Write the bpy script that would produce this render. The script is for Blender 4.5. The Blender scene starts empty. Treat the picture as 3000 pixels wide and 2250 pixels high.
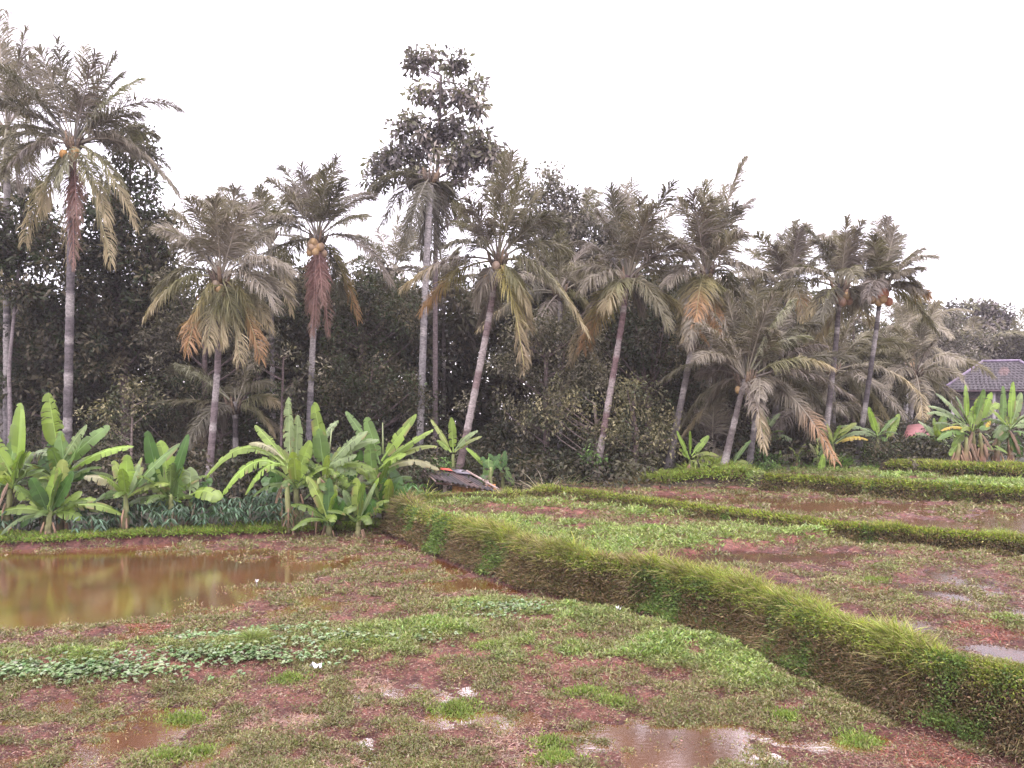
SKY_RIM, SKY_TOP, EXPO, HAZE = 1.0, 1.5, 1.3, 0.0007
import bpy, math, random
import numpy as np

random.seed(7)
RNG = np.random.default_rng(11)
SC = bpy.context.scene
COL = SC.collection
PX = 1024.0 / 3000.0 / 773.0        # tangent per photo pixel
H = 3.0                             # eye height over the front paddy
HZ = 1180.0                         # horizon row in the photo

def at(px, py, y):
    """point seen at photo pixel (px, py) that stands y metres away"""
    return np.array(((px - 1500) * PX * y, y, H - (py - HZ) * PX * y))

def gp(px, py, z):
    """point of the level z seen at photo pixel (px, py)"""
    y = (H - z) / ((py - HZ) * PX)
    return ((px - 1500) * PX * y, y)

# ------------------------------------------------------------------ objects
def tag(o, label=None, cat=None, group=None, kind=None):
    if label: o['label'] = label
    if cat: o['category'] = cat
    if group: o['group'] = group
    if kind: o['kind'] = kind
    return o

def empty(name, loc, label, cat, group=None):
    o = bpy.data.objects.new(name, None)
    o.empty_display_size = 0.3
    COL.objects.link(o)
    o.location = [float(v) for v in loc]
    return tag(o, label, cat, group)

def npmesh(name, V, tris=None, quads=None, col=None, mat=None, parent=None, smooth=False, extra=None):
    V = np.asarray(V, dtype=np.float32).reshape(-1, 3)
    me = bpy.data.meshes.new(name)
    nt = 0 if tris is None else len(tris)
    nq = 0 if quads is None else len(quads)
    me.vertices.add(len(V))
    off = np.zeros(3, dtype=np.float32)
    if parent is not None:
        off = np.array(parent.location, dtype=np.float32)
    me.vertices.foreach_set('co', (V - off).ravel())
    idx = []
    if nt: idx.append(np.asarray(tris, dtype=np.int32).ravel())
    if nq: idx.append(np.asarray(quads, dtype=np.int32).ravel())
    idx = np.concatenate(idx)
    me.loops.add(len(idx))
    me.loops.foreach_set('vertex_index', idx)
    me.polygons.add(nt + nq)
    ls = np.concatenate([np.arange(nt) * 3, nt * 3 + np.arange(nq) * 4]).astype(np.int32)
    me.polygons.foreach_set('loop_start', ls)
    if smooth:
        me.polygons.foreach_set('use_smooth', np.ones(nt + nq, dtype=bool))
    if col is not None:
        a = me.attributes.new('tone', 'FLOAT_COLOR', 'POINT')
        c = np.ones((len(V), 4), dtype=np.float32)
        c[:, :3] = col
        a.data.foreach_set('color', c.ravel())
    if extra is not None:
        for k, v in extra.items():
            a = me.attributes.new(k, 'FLOAT', 'POINT')
            a.data.foreach_set('value', np.asarray(v, dtype=np.float32).ravel())
    me.update(calc_edges=True)
    me.validate()
    o = bpy.data.objects.new(name, me)
    COL.objects.link(o)
    if mat: me.materials.append(mat)
    if parent is not None: o.parent = parent
    return o

class Acc:
    """collects geometry for one mesh"""
    def __init__(s):
        s.V, s.C, s.T, s.Q, s.n = [], [], [], [], 0
    def add(s, V, C, T=None, Q=None):
        V = np.asarray(V, dtype=np.float64).reshape(-1, 3)
        C = np.asarray(C, dtype=np.float64)
        if C.ndim == 1: C = np.tile(C, (len(V), 1))
        s.V.append(V); s.C.append(C)
        if T is not None and len(T): s.T.append(np.asarray(T) + s.n)
        if Q is not None and len(Q): s.Q.append(np.asarray(Q) + s.n)
        s.n += len(V)
    def build(s, name, mat, parent=None, smooth=False):
        return npmesh(name, np.concatenate(s.V), np.concatenate(s.T) if s.T else None,
                      np.concatenate(s.Q) if s.Q else None, np.concatenate(s.C), mat, parent, smooth)
    def tube(s, P, R, col, n=8, cap=True, col2=None):
        P = np.asarray(P, dtype=float); m = len(P)
        R = np.broadcast_to(np.asarray(R, dtype=float), (m,))
        T = np.gradient(P, axis=0); T /= np.linalg.norm(T, axis=1)[:, None] + 1e-9
        ref = np.array((0.3, 1.0, 0.1)) if abs(T[:, 1]).mean() < .8 else np.array((1., 0, 0.1))
        A = np.cross(T, ref); A /= np.linalg.norm(A, axis=1)[:, None] + 1e-9
        B = np.cross(T, A)
        th = np.arange(n) * 2 * math.pi / n
        V = P[:, None] + R[:, None, None] * (A[:, None] * np.cos(th)[None, :, None] + B[:, None] * np.sin(th)[None, :, None])
        i, j = np.meshgrid(np.arange(m - 1), np.arange(n), indexing='ij')
        a = i * n + j; b = i * n + (j + 1) % n
        Q = np.stack([a, b, b + n, a + n], -1).reshape(-1, 4)
        V = V.reshape(-1, 3)
        T3 = []
        if cap:
            V = np.vstack([V, P[-1], P[0]])
            e = m * n
            T3 = [((m - 1) * n + k, (m - 1) * n + (k + 1) % n, e) for k in range(n)] + [((k + 1) % n, k, e + 1) for k in range(n)]
        col = np.asarray(col, dtype=float)
        if col.ndim == 2:
            C = np.repeat(col, n, axis=0)
            if cap: C = np.vstack([C, C[-1], C[0]])
        else: C = np.tile(col, (len(V), 1))
        s.add(V, C, T3, Q)
    def box(s, c, d, col, rot=None):
        c = np.asarray(c, float); d = np.asarray(d, float) / 2
        V = np.array([(x, y, z) for x in (-1, 1) for y in (-1, 1) for z in (-1, 1)], float) * d
        if rot is not None: V = V @ np.asarray(rot).T
        s.add(V + c, col, None, [(0, 1, 3, 2), (4, 6, 7, 5), (0, 4, 5, 1), (2, 3, 7, 6), (0, 2, 6, 4), (1, 5, 7, 3)])

def unit(v):
    v = np.asarray(v, float)
    return v / (np.linalg.norm(v, axis=-1, keepdims=True) + 1e-9)

def bez(p0, p1, p2, t):
    t = np.asarray(t)[:, None]
    return (1 - t) ** 2 * p0 + 2 * t * (1 - t) * p1 + t * t * p2

# ------------------------------------------------------------------ noise
_PERM = np.random.default_rng(3).random((256, 256))
def vnoise(x, y):
    xi = np.floor(x).astype(int); yi = np.floor(y).astype(int)
    fx = x - xi; fy = y - yi
    fx = fx * fx * (3 - 2 * fx); fy = fy * fy * (3 - 2 * fy)
    a = _PERM[xi & 255, yi & 255]; b = _PERM[(xi + 1) & 255, yi & 255]
    c = _PERM[xi & 255, (yi + 1) & 255]; d = _PERM[(xi + 1) & 255, (yi + 1) & 255]
    return (a * (1 - fx) + b * fx) * (1 - fy) + (c * (1 - fx) + d * fx) * fy
def fbm(x, y, o=4):
    s = 0; a = .5; t = 0
    for k in range(o):
        s = s + a * vnoise(x * 2 ** k + 17.3 * k, y * 2 ** k + 9.1 * k); t += a; a *= .5
    return s / t                                  # 0..1, mean .5

# ------------------------------------------------------------------ materials
def mat_new(name):
    m = bpy.data.materials.new(name); m.use_nodes = True
    nt = m.node_tree; nt.nodes.clear()
    return m, nt, nt.nodes, nt.links

def leaf_mat(name, rough=.5, trans=.3, spec=.4, mottling=.25, scale=9.0, tint=(1, 1, 1)):
    m, nt, N, L = mat_new(name)
    out = N.new('ShaderNodeOutputMaterial')
    at_ = N.new('ShaderNodeAttribute'); at_.attribute_name = 'tone'
    geo = N.new('ShaderNodeNewGeometry')
    no = N.new('ShaderNodeTexNoise'); no.inputs['Scale'].default_value = scale; no.inputs['Detail'].default_value = 3
    L.new(geo.outputs['Position'], no.inputs['Vector'])
    mp = N.new('ShaderNodeMapRange'); mp.inputs[1].default_value = .3; mp.inputs[2].default_value = .7
    mp.inputs[3].default_value = 1 - mottling; mp.inputs[4].default_value = 1 + mottling
    L.new(no.outputs['Fac'], mp.inputs[0])
    mx = N.new('ShaderNodeVectorMath'); mx.operation = 'SCALE'
    mt = N.new('ShaderNodeVectorMath'); mt.operation = 'MULTIPLY'; mt.inputs[1].default_value = tint
    L.new(at_.outputs['Color'], mt.inputs[0]); L.new(mt.outputs[0], mx.inputs[0]); L.new(mp.outputs[0], mx.inputs['Scale'])
    p = N.new('ShaderNodeBsdfPrincipled'); p.inputs['Roughness'].default_value = rough
    p.inputs['Specular IOR Level'].default_value = spec
    L.new(mx.outputs[0], p.inputs['Base Color'])
    if trans > 0:
        tr = N.new('ShaderNodeBsdfTranslucent')
        tc = N.new('ShaderNodeVectorMath'); tc.operation = 'MULTIPLY'; tc.inputs[1].default_value = (1.15, 1.3, .6)
        L.new(mx.outputs[0], tc.inputs[0]); L.new(tc.outputs[0], tr.inputs['Color'])
        ms = N.new('ShaderNodeMixShader'); ms.inputs[0].default_value = trans
        L.new(p.outputs[0], ms.inputs[1]); L.new(tr.outputs[0], ms.inputs[2]); L.new(ms.outputs[0], out.inputs[0])
    else: L.new(p.outputs[0], out.inputs[0])
    return m

def solid_mat(name, rough=.8, spec=.3, mottling=.3, scale=6.0, stretch=(1, 1, 1), bump=.0):
    m, nt, N, L = mat_new(name)
    out = N.new('ShaderNodeOutputMaterial')
    at_ = N.new('ShaderNodeAttribute'); at_.attribute_name = 'tone'
    tc = N.new('ShaderNodeTexCoord')
    mpp = N.new('ShaderNodeMapping'); mpp.inputs['Scale'].default_value = stretch
    L.new(tc.outputs['Object'], mpp.inputs['Vector'])
    no = N.new('ShaderNodeTexNoise'); no.inputs['Scale'].default_value = scale; no.inputs['Detail'].default_value = 6
    no.inputs['Roughness'].default_value = .7
    L.new(mpp.outputs[0], no.inputs['Vector'])
    mp = N.new('ShaderNodeMapRange'); mp.inputs[1].default_value = .3; mp.inputs[2].default_value = .7
    mp.inputs[3].default_value = 1 - mottling; mp.inputs[4].default_value = 1 + mottling
    L.new(no.outputs['Fac'], mp.inputs[0])
    mx = N.new('ShaderNodeVectorMath'); mx.operation = 'SCALE'
    L.new(at_.outputs['Color'], mx.inputs[0]); L.new(mp.outputs[0], mx.inputs['Scale'])
    p = N.new('ShaderNodeBsdfPrincipled'); p.inputs['Roughness'].default_value = rough
    p.inputs['Specular IOR Level'].default_value = spec
    L.new(mx.outputs[0], p.inputs['Base Color'])
    if bump:
        b = N.new('ShaderNodeBump'); b.inputs['Strength'].default_value = bump; b.inputs['Distance'].default_value = .02
        L.new(no.outputs['Fac'], b.inputs['Height']); L.new(b.outputs[0], p.inputs['Normal'])
    L.new(p.outputs[0], out.inputs[0])
    return m

M_GRASS = leaf_mat('grass_blades', .55, .3, .3, .22, 3.0)
M_WEED = leaf_mat('weed_leaves', .5, .2, .4, .22, 2.2)
M_FROND = leaf_mat('palm_fronds', .5, .22, .35, .2, 1.5)
M_BANANA = leaf_mat('banana_leaves', .36, .38, .45, .16, 2.6)
M_LEAF = leaf_mat('tree_leaves', .55, .22, .28, .4, .6)
M_BARK = solid_mat('bark', .85, .2, .6, 11.0, (1, 1, 1.6), .6)
M_WOOD = solid_mat('weathered_wood', .8, .2, .3, 9.0, (1, 1, 6), .3)
M_STEM = solid_mat('banana_stems', .6, .3, .45, 9.0, (1, 1, .25), .2)
M_TIN = solid_mat('roof_sheet', .5, .4, .4, 5.0)
M_LITTER = solid_mat('litter', .5, .4, .05, 5.0)
M_NUT = solid_mat('coconut_husk', .5, .4, .2, 5.0)

def ground_mat():
    m, nt, N, L = mat_new('paddy_mud')
    out = N.new('ShaderNodeOutputMaterial')
    at_ = N.new('ShaderNodeAttribute'); at_.attribute_name = 'tone'
    geo = N.new('ShaderNodeNewGeometry')
    n1 = N.new('ShaderNodeTexNoise'); n1.inputs['Scale'].default_value = 5.0; n1.inputs['Detail'].default_value = 12; n1.inputs['Roughness'].default_value = .75
    n2 = N.new('ShaderNodeTexNoise'); n2.inputs['Scale'].default_value = 26; n2.inputs['Detail'].default_value = 6; n2.inputs['Roughness'].default_value = .7
    for n in (n1, n2): L.new(geo.outputs['Position'], n.inputs['Vector'])
    r = N.new('ShaderNodeValToRGB')
    r.color_ramp.elements[0].position = .38; r.color_ramp.elements[0].color = (.34, .28, .27, 1)
    r.color_ramp.elements[1].position = .64; r.color_ramp.elements[1].color = (1.5, 1.42, 1.4, 1)
    L.new(n1.outputs['Fac'], r.inputs[0])
    r2 = N.new('ShaderNodeMapRange'); r2.inputs[1].default_value = .35; r2.inputs[2].default_value = .65; r2.inputs[3].default_value = .6; r2.inputs[4].default_value = 1.35
    L.new(n2.outputs['Fac'], r2.inputs[0])
    a = N.new('ShaderNodeVectorMath'); a.operation = 'MULTIPLY'
    b = N.new('ShaderNodeVectorMath'); b.operation = 'SCALE'
    L.new(at_.outputs['Color'], a.inputs[0]); L.new(r.outputs[0], a.inputs[1]); L.new(a.outputs[0], b.inputs[0]); L.new(r2.outputs[0], b.inputs['Scale'])
    p = N.new('ShaderNodeBsdfPrincipled')
    L.new(b.outputs[0], p.inputs['Base Color'])
    rr = N.new('ShaderNodeMapRange'); rr.inputs[1].default_value = .35; rr.inputs[2].default_value = .65; rr.inputs[3].default_value = .35; rr.inputs[4].default_value = .75
    L.new(n1.outputs['Fac'], rr.inputs[0]); L.new(rr.outputs[0], p.inputs['Roughness'])
    p.inputs['Specular IOR Level'].default_value = .4
    ad = N.new('ShaderNodeMath'); ad.operation = 'ADD'
    L.new(n1.outputs['Fac'], ad.inputs[0]); L.new(n2.outputs['Fac'], ad.inputs[1])
    bm = N.new('ShaderNodeBump'); bm.inputs['Strength'].default_value = .9; bm.inputs['Distance'].default_value = .08
    L.new(ad.outputs[0], bm.inputs['Height']); L.new(bm.outputs[0], p.inputs['Normal'])
    L.new(p.outputs[0], out.inputs[0])
    return m

def water_mat(name, colr, film, ripple=.045):
    m, nt, N, L = mat_new(name)
    out = N.new('ShaderNodeOutputMaterial')
    geo = N.new('ShaderNodeNewGeometry')
    mp = N.new('ShaderNodeMapping'); mp.inputs['Scale'].default_value = (1, 1.6, 1)
    L.new(geo.outputs['Position'], mp.inputs['Vector'])
    n1 = N.new('ShaderNodeTexNoise'); n1.inputs['Scale'].default_value = .9; n1.inputs['Detail'].default_value = 4
    n2 = N.new('ShaderNodeTexNoise'); n2.inputs['Scale'].default_value = 16; n2.inputs['Detail'].default_value = 3
    L.new(geo.outputs['Position'], n1.inputs['Vector']); L.new(mp.outputs[0], n2.inputs['Vector'])
    r = N.new('ShaderNodeValToRGB')
    r.color_ramp.elements[0].position = .35; r.color_ramp.elements[0].color = (*[c * .75 for c in colr], 1)
    r.color_ramp.elements[1].position = .65; r.color_ramp.elements[1].color = (*[c * 1.25 for c in colr], 1)
    L.new(n1.outputs['Fac'], r.inputs[0])
    bm = N.new('ShaderNodeBump'); bm.inputs['Strength'].default_value = ripple; bm.inputs['Distance'].default_value = .02
    L.new(n2.outputs['Fac'], bm.inputs['Height'])
    p = N.new('ShaderNodeBsdfPrincipled'); p.inputs['Roughness'].default_value = .12; p.inputs['IOR'].default_value = 1.28
    L.new(r.outputs[0], p.inputs['Base Color']); L.new(bm.outputs[0], p.inputs['Normal'])
    tr = N.new('ShaderNodeBsdfTransparent'); tr.inputs[0].default_value = (.86, .66, .48, 1)
    gl = N.new('ShaderNodeBsdfGlossy'); gl.inputs['Roughness'].default_value = .10
    fr = N.new('ShaderNodeFresnel'); fr.inputs['IOR'].default_value = 1.2
    L.new(bm.outputs[0], fr.inputs['Normal']); L.new(bm.outputs[0], gl.inputs['Normal'])
    cl = N.new('ShaderNodeMixShader'); L.new(fr.outputs[0], cl.inputs[0]); L.new(tr.outputs[0], cl.inputs[1]); L.new(gl.outputs[0], cl.inputs[2])
    ms = N.new('ShaderNodeMixShader'); ms.inputs[0].default_value = film
    L.new(cl.outputs[0], ms.inputs[1]); L.new(p.outputs[0], ms.inputs[2]); L.new(ms.outputs[0], out.inputs[0])
    return m

# ------------------------------------------------------------------ terrain
A_BASE = [(-2.9, 17.9), (-2.3, 16.9), (-1.5, 15.4), (-.6, 13.9), (.35, 12.3), (1.15, 11.5), (1.9, 10.9), (2.75, 9.6), (3.3, 8.2), (3.8, 7.1), (4.4, 6.4), (5.6, 5.0), (8, 2.5), (12, -1)]
B_BASE = [(.4, 20.0), (1.23, 19.7), (3.08, 17.5), (4.8, 15.5), (5.8, 14.3), (8.3, 12.6), (12, 10.6), (30, 2)]
C_BASE = [(6.7, 20.8), (8.6, 19.6), (11.5, 17.5), (16, 15), (30, 8)]
D_BASE = [(11.2, 24.8), (10.7, 22.4), (11.2, 21.6), (13.3, 20.2), (18, 18.5), (40, 12)]
FRONT = [(-60, 15.6), (-9.6, 16.1), (-6.6, 17.0), (-3.8, 17.5)] + A_BASE[:-2] + [(4.2, 3.4), (-3, 3.1), (-20, 3.4), (-60, 4)]
U1 = A_BASE + [(60, -1), (60, 12), (8, 17), (3, 20), (1.2, 20.6), (-.5, 19.9), (-2.1, 19.5), (-2.75, 18.8)]
U2 = B_BASE + [(60, 2), (60, 22), (14, 21), (7.5, 21.9), (3, 21.9), (1.0, 21.6)]
U3 = C_BASE + [(60, 8), (60, 30), (14, 29), (9, 27.2), (7.0, 24.8), (6.4, 21.6)]
U4 = D_BASE + [(60, 12), (60, 36), (12.3, 33)]

def inside(P, poly):
    x, y = P[:, 0], P[:, 1]; c = np.zeros(len(P), bool); n = len(poly)
    for i in range(n):
        x1, y1 = poly[i]; x2, y2 = poly[(i + 1) % n]
        if y1 == y2: continue
        k = ((y1 > y) != (y2 > y)) & (x < (x2 - x1) * (y - y1) / (y2 - y1) + x1)
        c ^= k
    return c
def dist_line(P, line, closed=False):
    d = np.full(len(P), 1e9); n = len(line)
    for i in range(n if closed else n - 1):
        a = np.array(line[i], float); b = np.array(line[(i + 1) % n], float)
        ab = b - a; t = np.clip(((P - a) @ ab) / (ab @ ab + 1e-12), 0, 1)
        q = P - (a + t[:, None] * ab)
        d = np.minimum(d, np.hypot(q[:, 0], q[:, 1]))
    return d
def sdist(P, poly):
    d = dist_line(P, poly, True)
    return np.where(inside(P, poly), d, -d)
def sst(x):
    x = np.clip(x, 0, 1); return x * x * (3 - 2 * x)

# patches that raise (+) or sink (-) the mud: photo pixel centre, radii in metres, centimetres
PATCH = [  # front paddy (level 0)
 (250,1690,3.6,2.0,-13,0),(700,1665,1.2,.5,-4,0),(930,1700,1.5,.9,4,0),(750,1760,1.2,.5,3,0),(350,1830,1.6,.35,3.5,0),(900,1600,1.5,.5,3,0),(0,1700,3,1.9,-12,0),(-300,1720,4,2.2,-12,0),(60,1820,1.0,.5,-3,0),
 (1000,1640,1.5,1.4,1.5,0),(1150,1700,1.6,1.0,1.5,0),(1330,1640,.25,.9,-7,0),(1480,1715,.7,.35,-7,0),(1650,1765,.6,.2,-6,0),(1230,1590,.3,1.0,-6,0),
 (150,1960,1.7,.45,7,0),(500,1930,1.6,.4,7,0),(850,1890,1.4,.5,6,0),(1150,1860,1.4,.5,5.5,0),(1500,1800,1.4,.8,7,0),(1800,1840,1.3,.8,7,0),(2100,1930,1.1,.7,7.5,0),(2350,2040,.9,.5,7,0),(1300,1930,1.2,.5,3.5,0),(1750,1950,1.2,.5,3.5,0),
 (1650,2050,.8,.4,2,0),(2050,2030,.6,.3,2,0),(700,2030,.9,.25,2.5,0),(150,2130,.6,.2,1,0),(480,2120,.16,.2,-6,0),(530,2040,.4,.12,-2.5,0),(100,2210,.7,.2,1,0),(600,2150,2.6,.45,-.9,0),(1600,2170,2.4,.45,-.8,0),(1000,2120,.8,.3,.8,0),(500,2200,.5,.2,-3,0),
 (2450,2175,.5,.12,-4.5,0),(2200,2150,.35,.16,-3,0),(2050,2140,.3,.14,-3,0),(1780,2140,.4,.25,-4,0),(1450,2100,.5,.2,-4,0),(2560,2060,.35,.15,-7,0),(2950,2190,.9,.2,5,0),(2780,2130,.5,.2,3,0),(1250,2200,.6,.2,0,0),(2900,2075,.4,.15,3,0),(2150,2230,.7,.13,-4,0),
 # first upper paddy (level 1)
 (1480,1505,1.3,.8,-7,1),(1300,1490,.7,.9,2,1),(1800,1535,1.5,.6,-8,1),(1640,1510,1.5,.5,-5,1),(2000,1590,1.6,.6,6,1),(2300,1580,1.3,.4,6,1),(1750,1605,.9,.4,1,1),
 (2200,1640,1.5,.5,-5,1),(2500,1620,.6,.3,-6,1),(2050,1640,.7,.3,-4,1),(2550,1700,1.8,.5,0,1),(2850,1720,1.2,.6,-4,1),(2750,1840,.6,.5,-7,1),(2600,1810,.35,.25,-6,1),(2900,1900,.4,.3,-7,1),(2950,1840,.8,.25,5,1),(2600,1750,.7,.3,2,1),
 # second upper paddy (level 2)
 (2150,1465,2.3,.5,-7,2),(2550,1485,2.2,.9,-7,2),(2900,1540,2.0,.9,-5,2),(2000,1445,1.2,.3,2,2),(2250,1505,2.0,.35,2,2),(2600,1550,1.5,.3,2,2),(2600,1520,1.6,.3,1.5,2),(1800,1450,.9,.5,1.5,2),
 (2800,1425,3,.5,3,3)]
LEVELS = (0.0, .50, .66, .95)
PATCHW = [(*gp(p[0], p[1], LEVELS[p[5]]), p[2], p[3], p[4] / 100, p[5]) for p in PATCH]
def patches(x, y, lv):
    s = np.zeros_like(x)
    wx = x + .5 * (fbm(x * 1.1 + 3, y * 1.1, 3) - .5); wy = y + .5 * (fbm(x * 1.1 + 40, y * 1.1 + 7, 3) - .5)
    for cx, cy, rx, ry, a, l in PATCHW:
        if l == lv: s += a * np.exp(-((wx - cx) / rx) ** 2 - ((wy - cy) / ry) ** 2)
    if lv == 1:                                   # the left half of this paddy lies a hand higher, with a cut edge
        (ax, ay), (bx, by) = EDGE
        L = math.hypot(bx - ax, by - ay); sd = ((bx - ax) * (y - ay) - (by - ay) * (x - ax)) / L + .12 * (fbm(x * 2.2, y * 2.2, 3) - .5)
        s += .075 * sst((sd + .04) / .10) - .03 * np.exp(-((sd + .35) / .3) ** 2)
    return s
EDGE = (gp(1900, 1637, .5), gp(2460, 1578, .5))

def height(x, y, full=False):
    x = np.asarray(x, float).ravel(); y = np.asarray(y, float).ravel()
    P = np.stack([x, y], 1)
    wob = .16 * (fbm(x * 1.7, y * 1.7, 3) - .5)
    # rough land around the fields
    g = .17 + .9 * sst((x + 2) / 8) * sst((y - 14) / 8) - 1.5 * sst((y - 19.5) / 8) * sst((6 - x) / 7) - .3 * sst((y - 24) / 10)
    g = g + .8 * sst((y - 34) / 30) * sst((x - 4) / 15)
    g = g + 1.25 * sst((3.2 - y) / 1.0) * (x < 6)
    g = g + .12 * (fbm(x * .5, y * .5, 4) - .5)
    tone = np.tile(np.array((.035, .04, .018)), (len(x), 1))
    rel = (fbm(x * 1.6, y * 1.6, 5) - .5) * .15 + (fbm(x * 7, y * 7, 3) - .5) * .045
    mud = np.array((.27, .118, .088)); mudd = np.array((.125, .046, .036))
    wet = np.zeros(len(x)); zone = np.zeros(len(x), int); face = np.zeros(len(x))
    def lay(poly, lv, ridge, rw, w):
        nonlocal g, tone
        d = sdist(P, poly) + wob
        k = sst(d / w)
        pr = rel + patches(x, y, lv)
        top = LEVELS[lv] + pr * sst((d - .5) / .5 if ridge else (d - .02) / .3)
        if ridge: top = top + ridge * np.exp(-((d - .32) / rw) ** 4) * (.8 + .5 * fbm(x * 2.1, y * 2.1, 2))
        g0 = g
        g = g * (1 - k) + top * k
        m = d > 0
        c = mudd + (mud - mudd) * sst((pr + .025) / .10)[:, None]
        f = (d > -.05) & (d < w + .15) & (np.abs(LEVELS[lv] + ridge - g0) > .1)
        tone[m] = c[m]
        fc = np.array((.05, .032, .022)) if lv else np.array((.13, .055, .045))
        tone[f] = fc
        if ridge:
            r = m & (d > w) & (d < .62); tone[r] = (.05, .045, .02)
        zone[m] = lv + 1; wet[m] = pr[m]; face[m] = 0; face[f] = 1
        return d
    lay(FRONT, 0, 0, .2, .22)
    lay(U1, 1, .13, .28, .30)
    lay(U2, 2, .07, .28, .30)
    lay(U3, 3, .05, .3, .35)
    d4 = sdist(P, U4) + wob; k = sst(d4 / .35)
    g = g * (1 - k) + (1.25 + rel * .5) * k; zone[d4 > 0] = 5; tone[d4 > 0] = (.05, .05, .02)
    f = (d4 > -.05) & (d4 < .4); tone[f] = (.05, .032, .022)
    if full: return g, tone, zone, wet, face
    return g

def axis(bands):
    out = [bands[0][0]]
    for a, b, s in bands:
        n = max(1, int(round((b - a) / s))); out += list(np.linspace(a, b, n + 1)[1:])
    return np.array(out)
gx = axis([(-160, -60, 10), (-60, -20, 2), (-20, -9, .2), (-9, 9, .055), (9, 15, .11), (15, 26, .4), (26, 60, 3), (60, 160, 10)])
gy = axis([(-30, -4, 2), (-4, 3.5, .4), (3.5, 6, .1), (6, 14, .055), (14, 24, .1), (24, 40, .5), (40, 70, 3), (70, 160, 10)])
GX, GY = np.meshgrid(gx, gy)
gz, gtone, gzone, gwet, gface = height(GX, GY, True)
ny, nx = GX.shape
ii, jj = np.meshgrid(np.arange(ny - 1), np.arange(nx - 1), indexing='ij')
q0 = (ii * nx + jj).ravel()
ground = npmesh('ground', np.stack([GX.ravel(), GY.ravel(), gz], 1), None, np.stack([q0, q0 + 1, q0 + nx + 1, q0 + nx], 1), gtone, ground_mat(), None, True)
tag(ground, 'red brown muddy rice terraces stepping up to the right with earthen banks', kind='structure')
GZ = gz.reshape(ny, nx)
def gh(x, y):
    """height of the ground sheet, bilinear"""
    x = np.asarray(x, float); y = np.asarray(y, float)
    j = np.clip(np.searchsorted(gx, x) - 1, 0, nx - 2); i = np.clip(np.searchsorted(gy, y) - 1, 0, ny - 2)
    u = np.clip((x - gx[j]) / (gx[j + 1] - gx[j]), 0, 1); v = np.clip((y - gy[i]) / (gy[i + 1] - gy[i]), 0, 1)
    return (GZ[i, j] * (1 - u) + GZ[i, j + 1] * u) * (1 - v) + (GZ[i + 1, j] * (1 - u) + GZ[i + 1, j + 1] * u) * v

def sheet(name, poly, z, mat, label):
    me = bpy.data.meshes.new(name)
    me.from_pydata([(x, y, z) for x, y in poly], [], [tuple(range(len(poly)))])
    o = bpy.data.objects.new(name, me); COL.objects.link(o); me.materials.append(mat)
    return tag(o, label, kind='structure')
sheet('water', FRONT, -.012, water_mat('muddy_water', (.17, .066, .024), .4), 'shallow brown water lying over the front paddy')
sheet('water', [(p[0] + .38, p[1] + .22) for p in A_BASE[1:]] + [(40, -1), (30, 3)] + B_BASE[::-1][1:] + [(-.5, 19.5), (-1.9, 18.8)], .478, water_mat('paddy_water', (.15, .11, .09), .22), 'thin film of water in the second paddy right of the grassy bund')
sheet('water', [(p[0] + .2, p[1] + .35) for p in B_BASE] + [(30, 8)] + C_BASE[::-1][1:] + [(6.4, 21.6), (3, 21.7), (1.1, 21.2)], .652, water_mat('upper_water', (.15, .075, .045), .4, .2), 'brown water of the flooded upper paddy below the dark bank')
# ------------------------------------------------------------------ grass and weeds
def blades(R, D, Ln, Wd, C, droop=.5, far=False):
    """R roots, D unit growth directions, curving down; returns V, T, Q, C"""
    n = len(R)
    az = RNG.random(n) * 2 * math.pi
    S = np.stack([np.cos(az), np.sin(az), np.zeros(n)], 1)
    S = unit(S - D * (S * D).sum(1, keepdims=True))
    dr = np.asarray(droop) * (0.5 + RNG.random(n))
    hz = D.copy(); hz[:, 2] = 0
    hz = unit(hz + 1e-3 * S)
    ts = (0, .5, 1.0) if far else (0, .36, .7, 1.0)
    pts = []
    for t in ts:
        p = R + D * (Ln * t)[:, None] + (hz * .45 - np.array((0, 0, .6))) * (Ln * dr * t * t)[:, None]
        pts.append(p)
    V = []; 
    ws = (1, .8) if far else (.8, 1, .65)
    for k, w in enumerate(ws):
        V += [pts[k] - S * (Wd * w / 2)[:, None], pts[k] + S * (Wd * w / 2)[:, None]]
    V.append(pts[-1])
    m = len(V)
    V = np.stack(V, 1)
    b = (np.arange(n) * m)[:, None]
    Q = [b + np.array([[0, 1, 3, 2]])]
    if not far: Q.append(b + np.array([[2, 3, 5, 4]]))
    T = b + np.array([[m - 3, m - 2, m - 1]])
    sh = np.linspace(.8, 1.12, m)[None, :, None]
    CC = C[:, None, :] * sh
    return V.reshape(-1, 3), T, np.concatenate(Q), CC.reshape(-1, 3)

def leaves(P, D, Ln, Wd, C, roll=None):
    """diamond leaves: base point, unit direction, length, width, slightly folded along the rib"""
    n = len(P)
    ref = RNG.normal(size=(n, 3)) * (.9 if roll is None else roll) + np.array((0, 0, 1.0))
    S = unit(np.cross(D, ref)); N = np.cross(S, D)
    L = Ln[:, None]; W = Wd[:, None]
    a = P
    tip = P + D * L - N * L * .18
    l = P + D * L * .45 + S * W * .5 + N * W * .12; r = P + D * L * .45 - S * W * .5 + N * W * .12
    V = np.stack([a, r, tip, l], 1).reshape(-1, 3)
    Q = np.arange(n * 4).reshape(-1, 4)
    return V, Q, np.repeat(C, 4, axis=0)

def resample(line, n_per_m):
    P = []; 
    for a, b in zip(line[:-1], line[1:]):
        a = np.array(a, float); b = np.array(b, float); L = np.linalg.norm(b - a)
        k = RNG.poisson(max(0, L * n_per_m)); t = RNG.random(k)
        if k: P.append(a + (b - a) * t[:, None])
    return np.concatenate(P)

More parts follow.
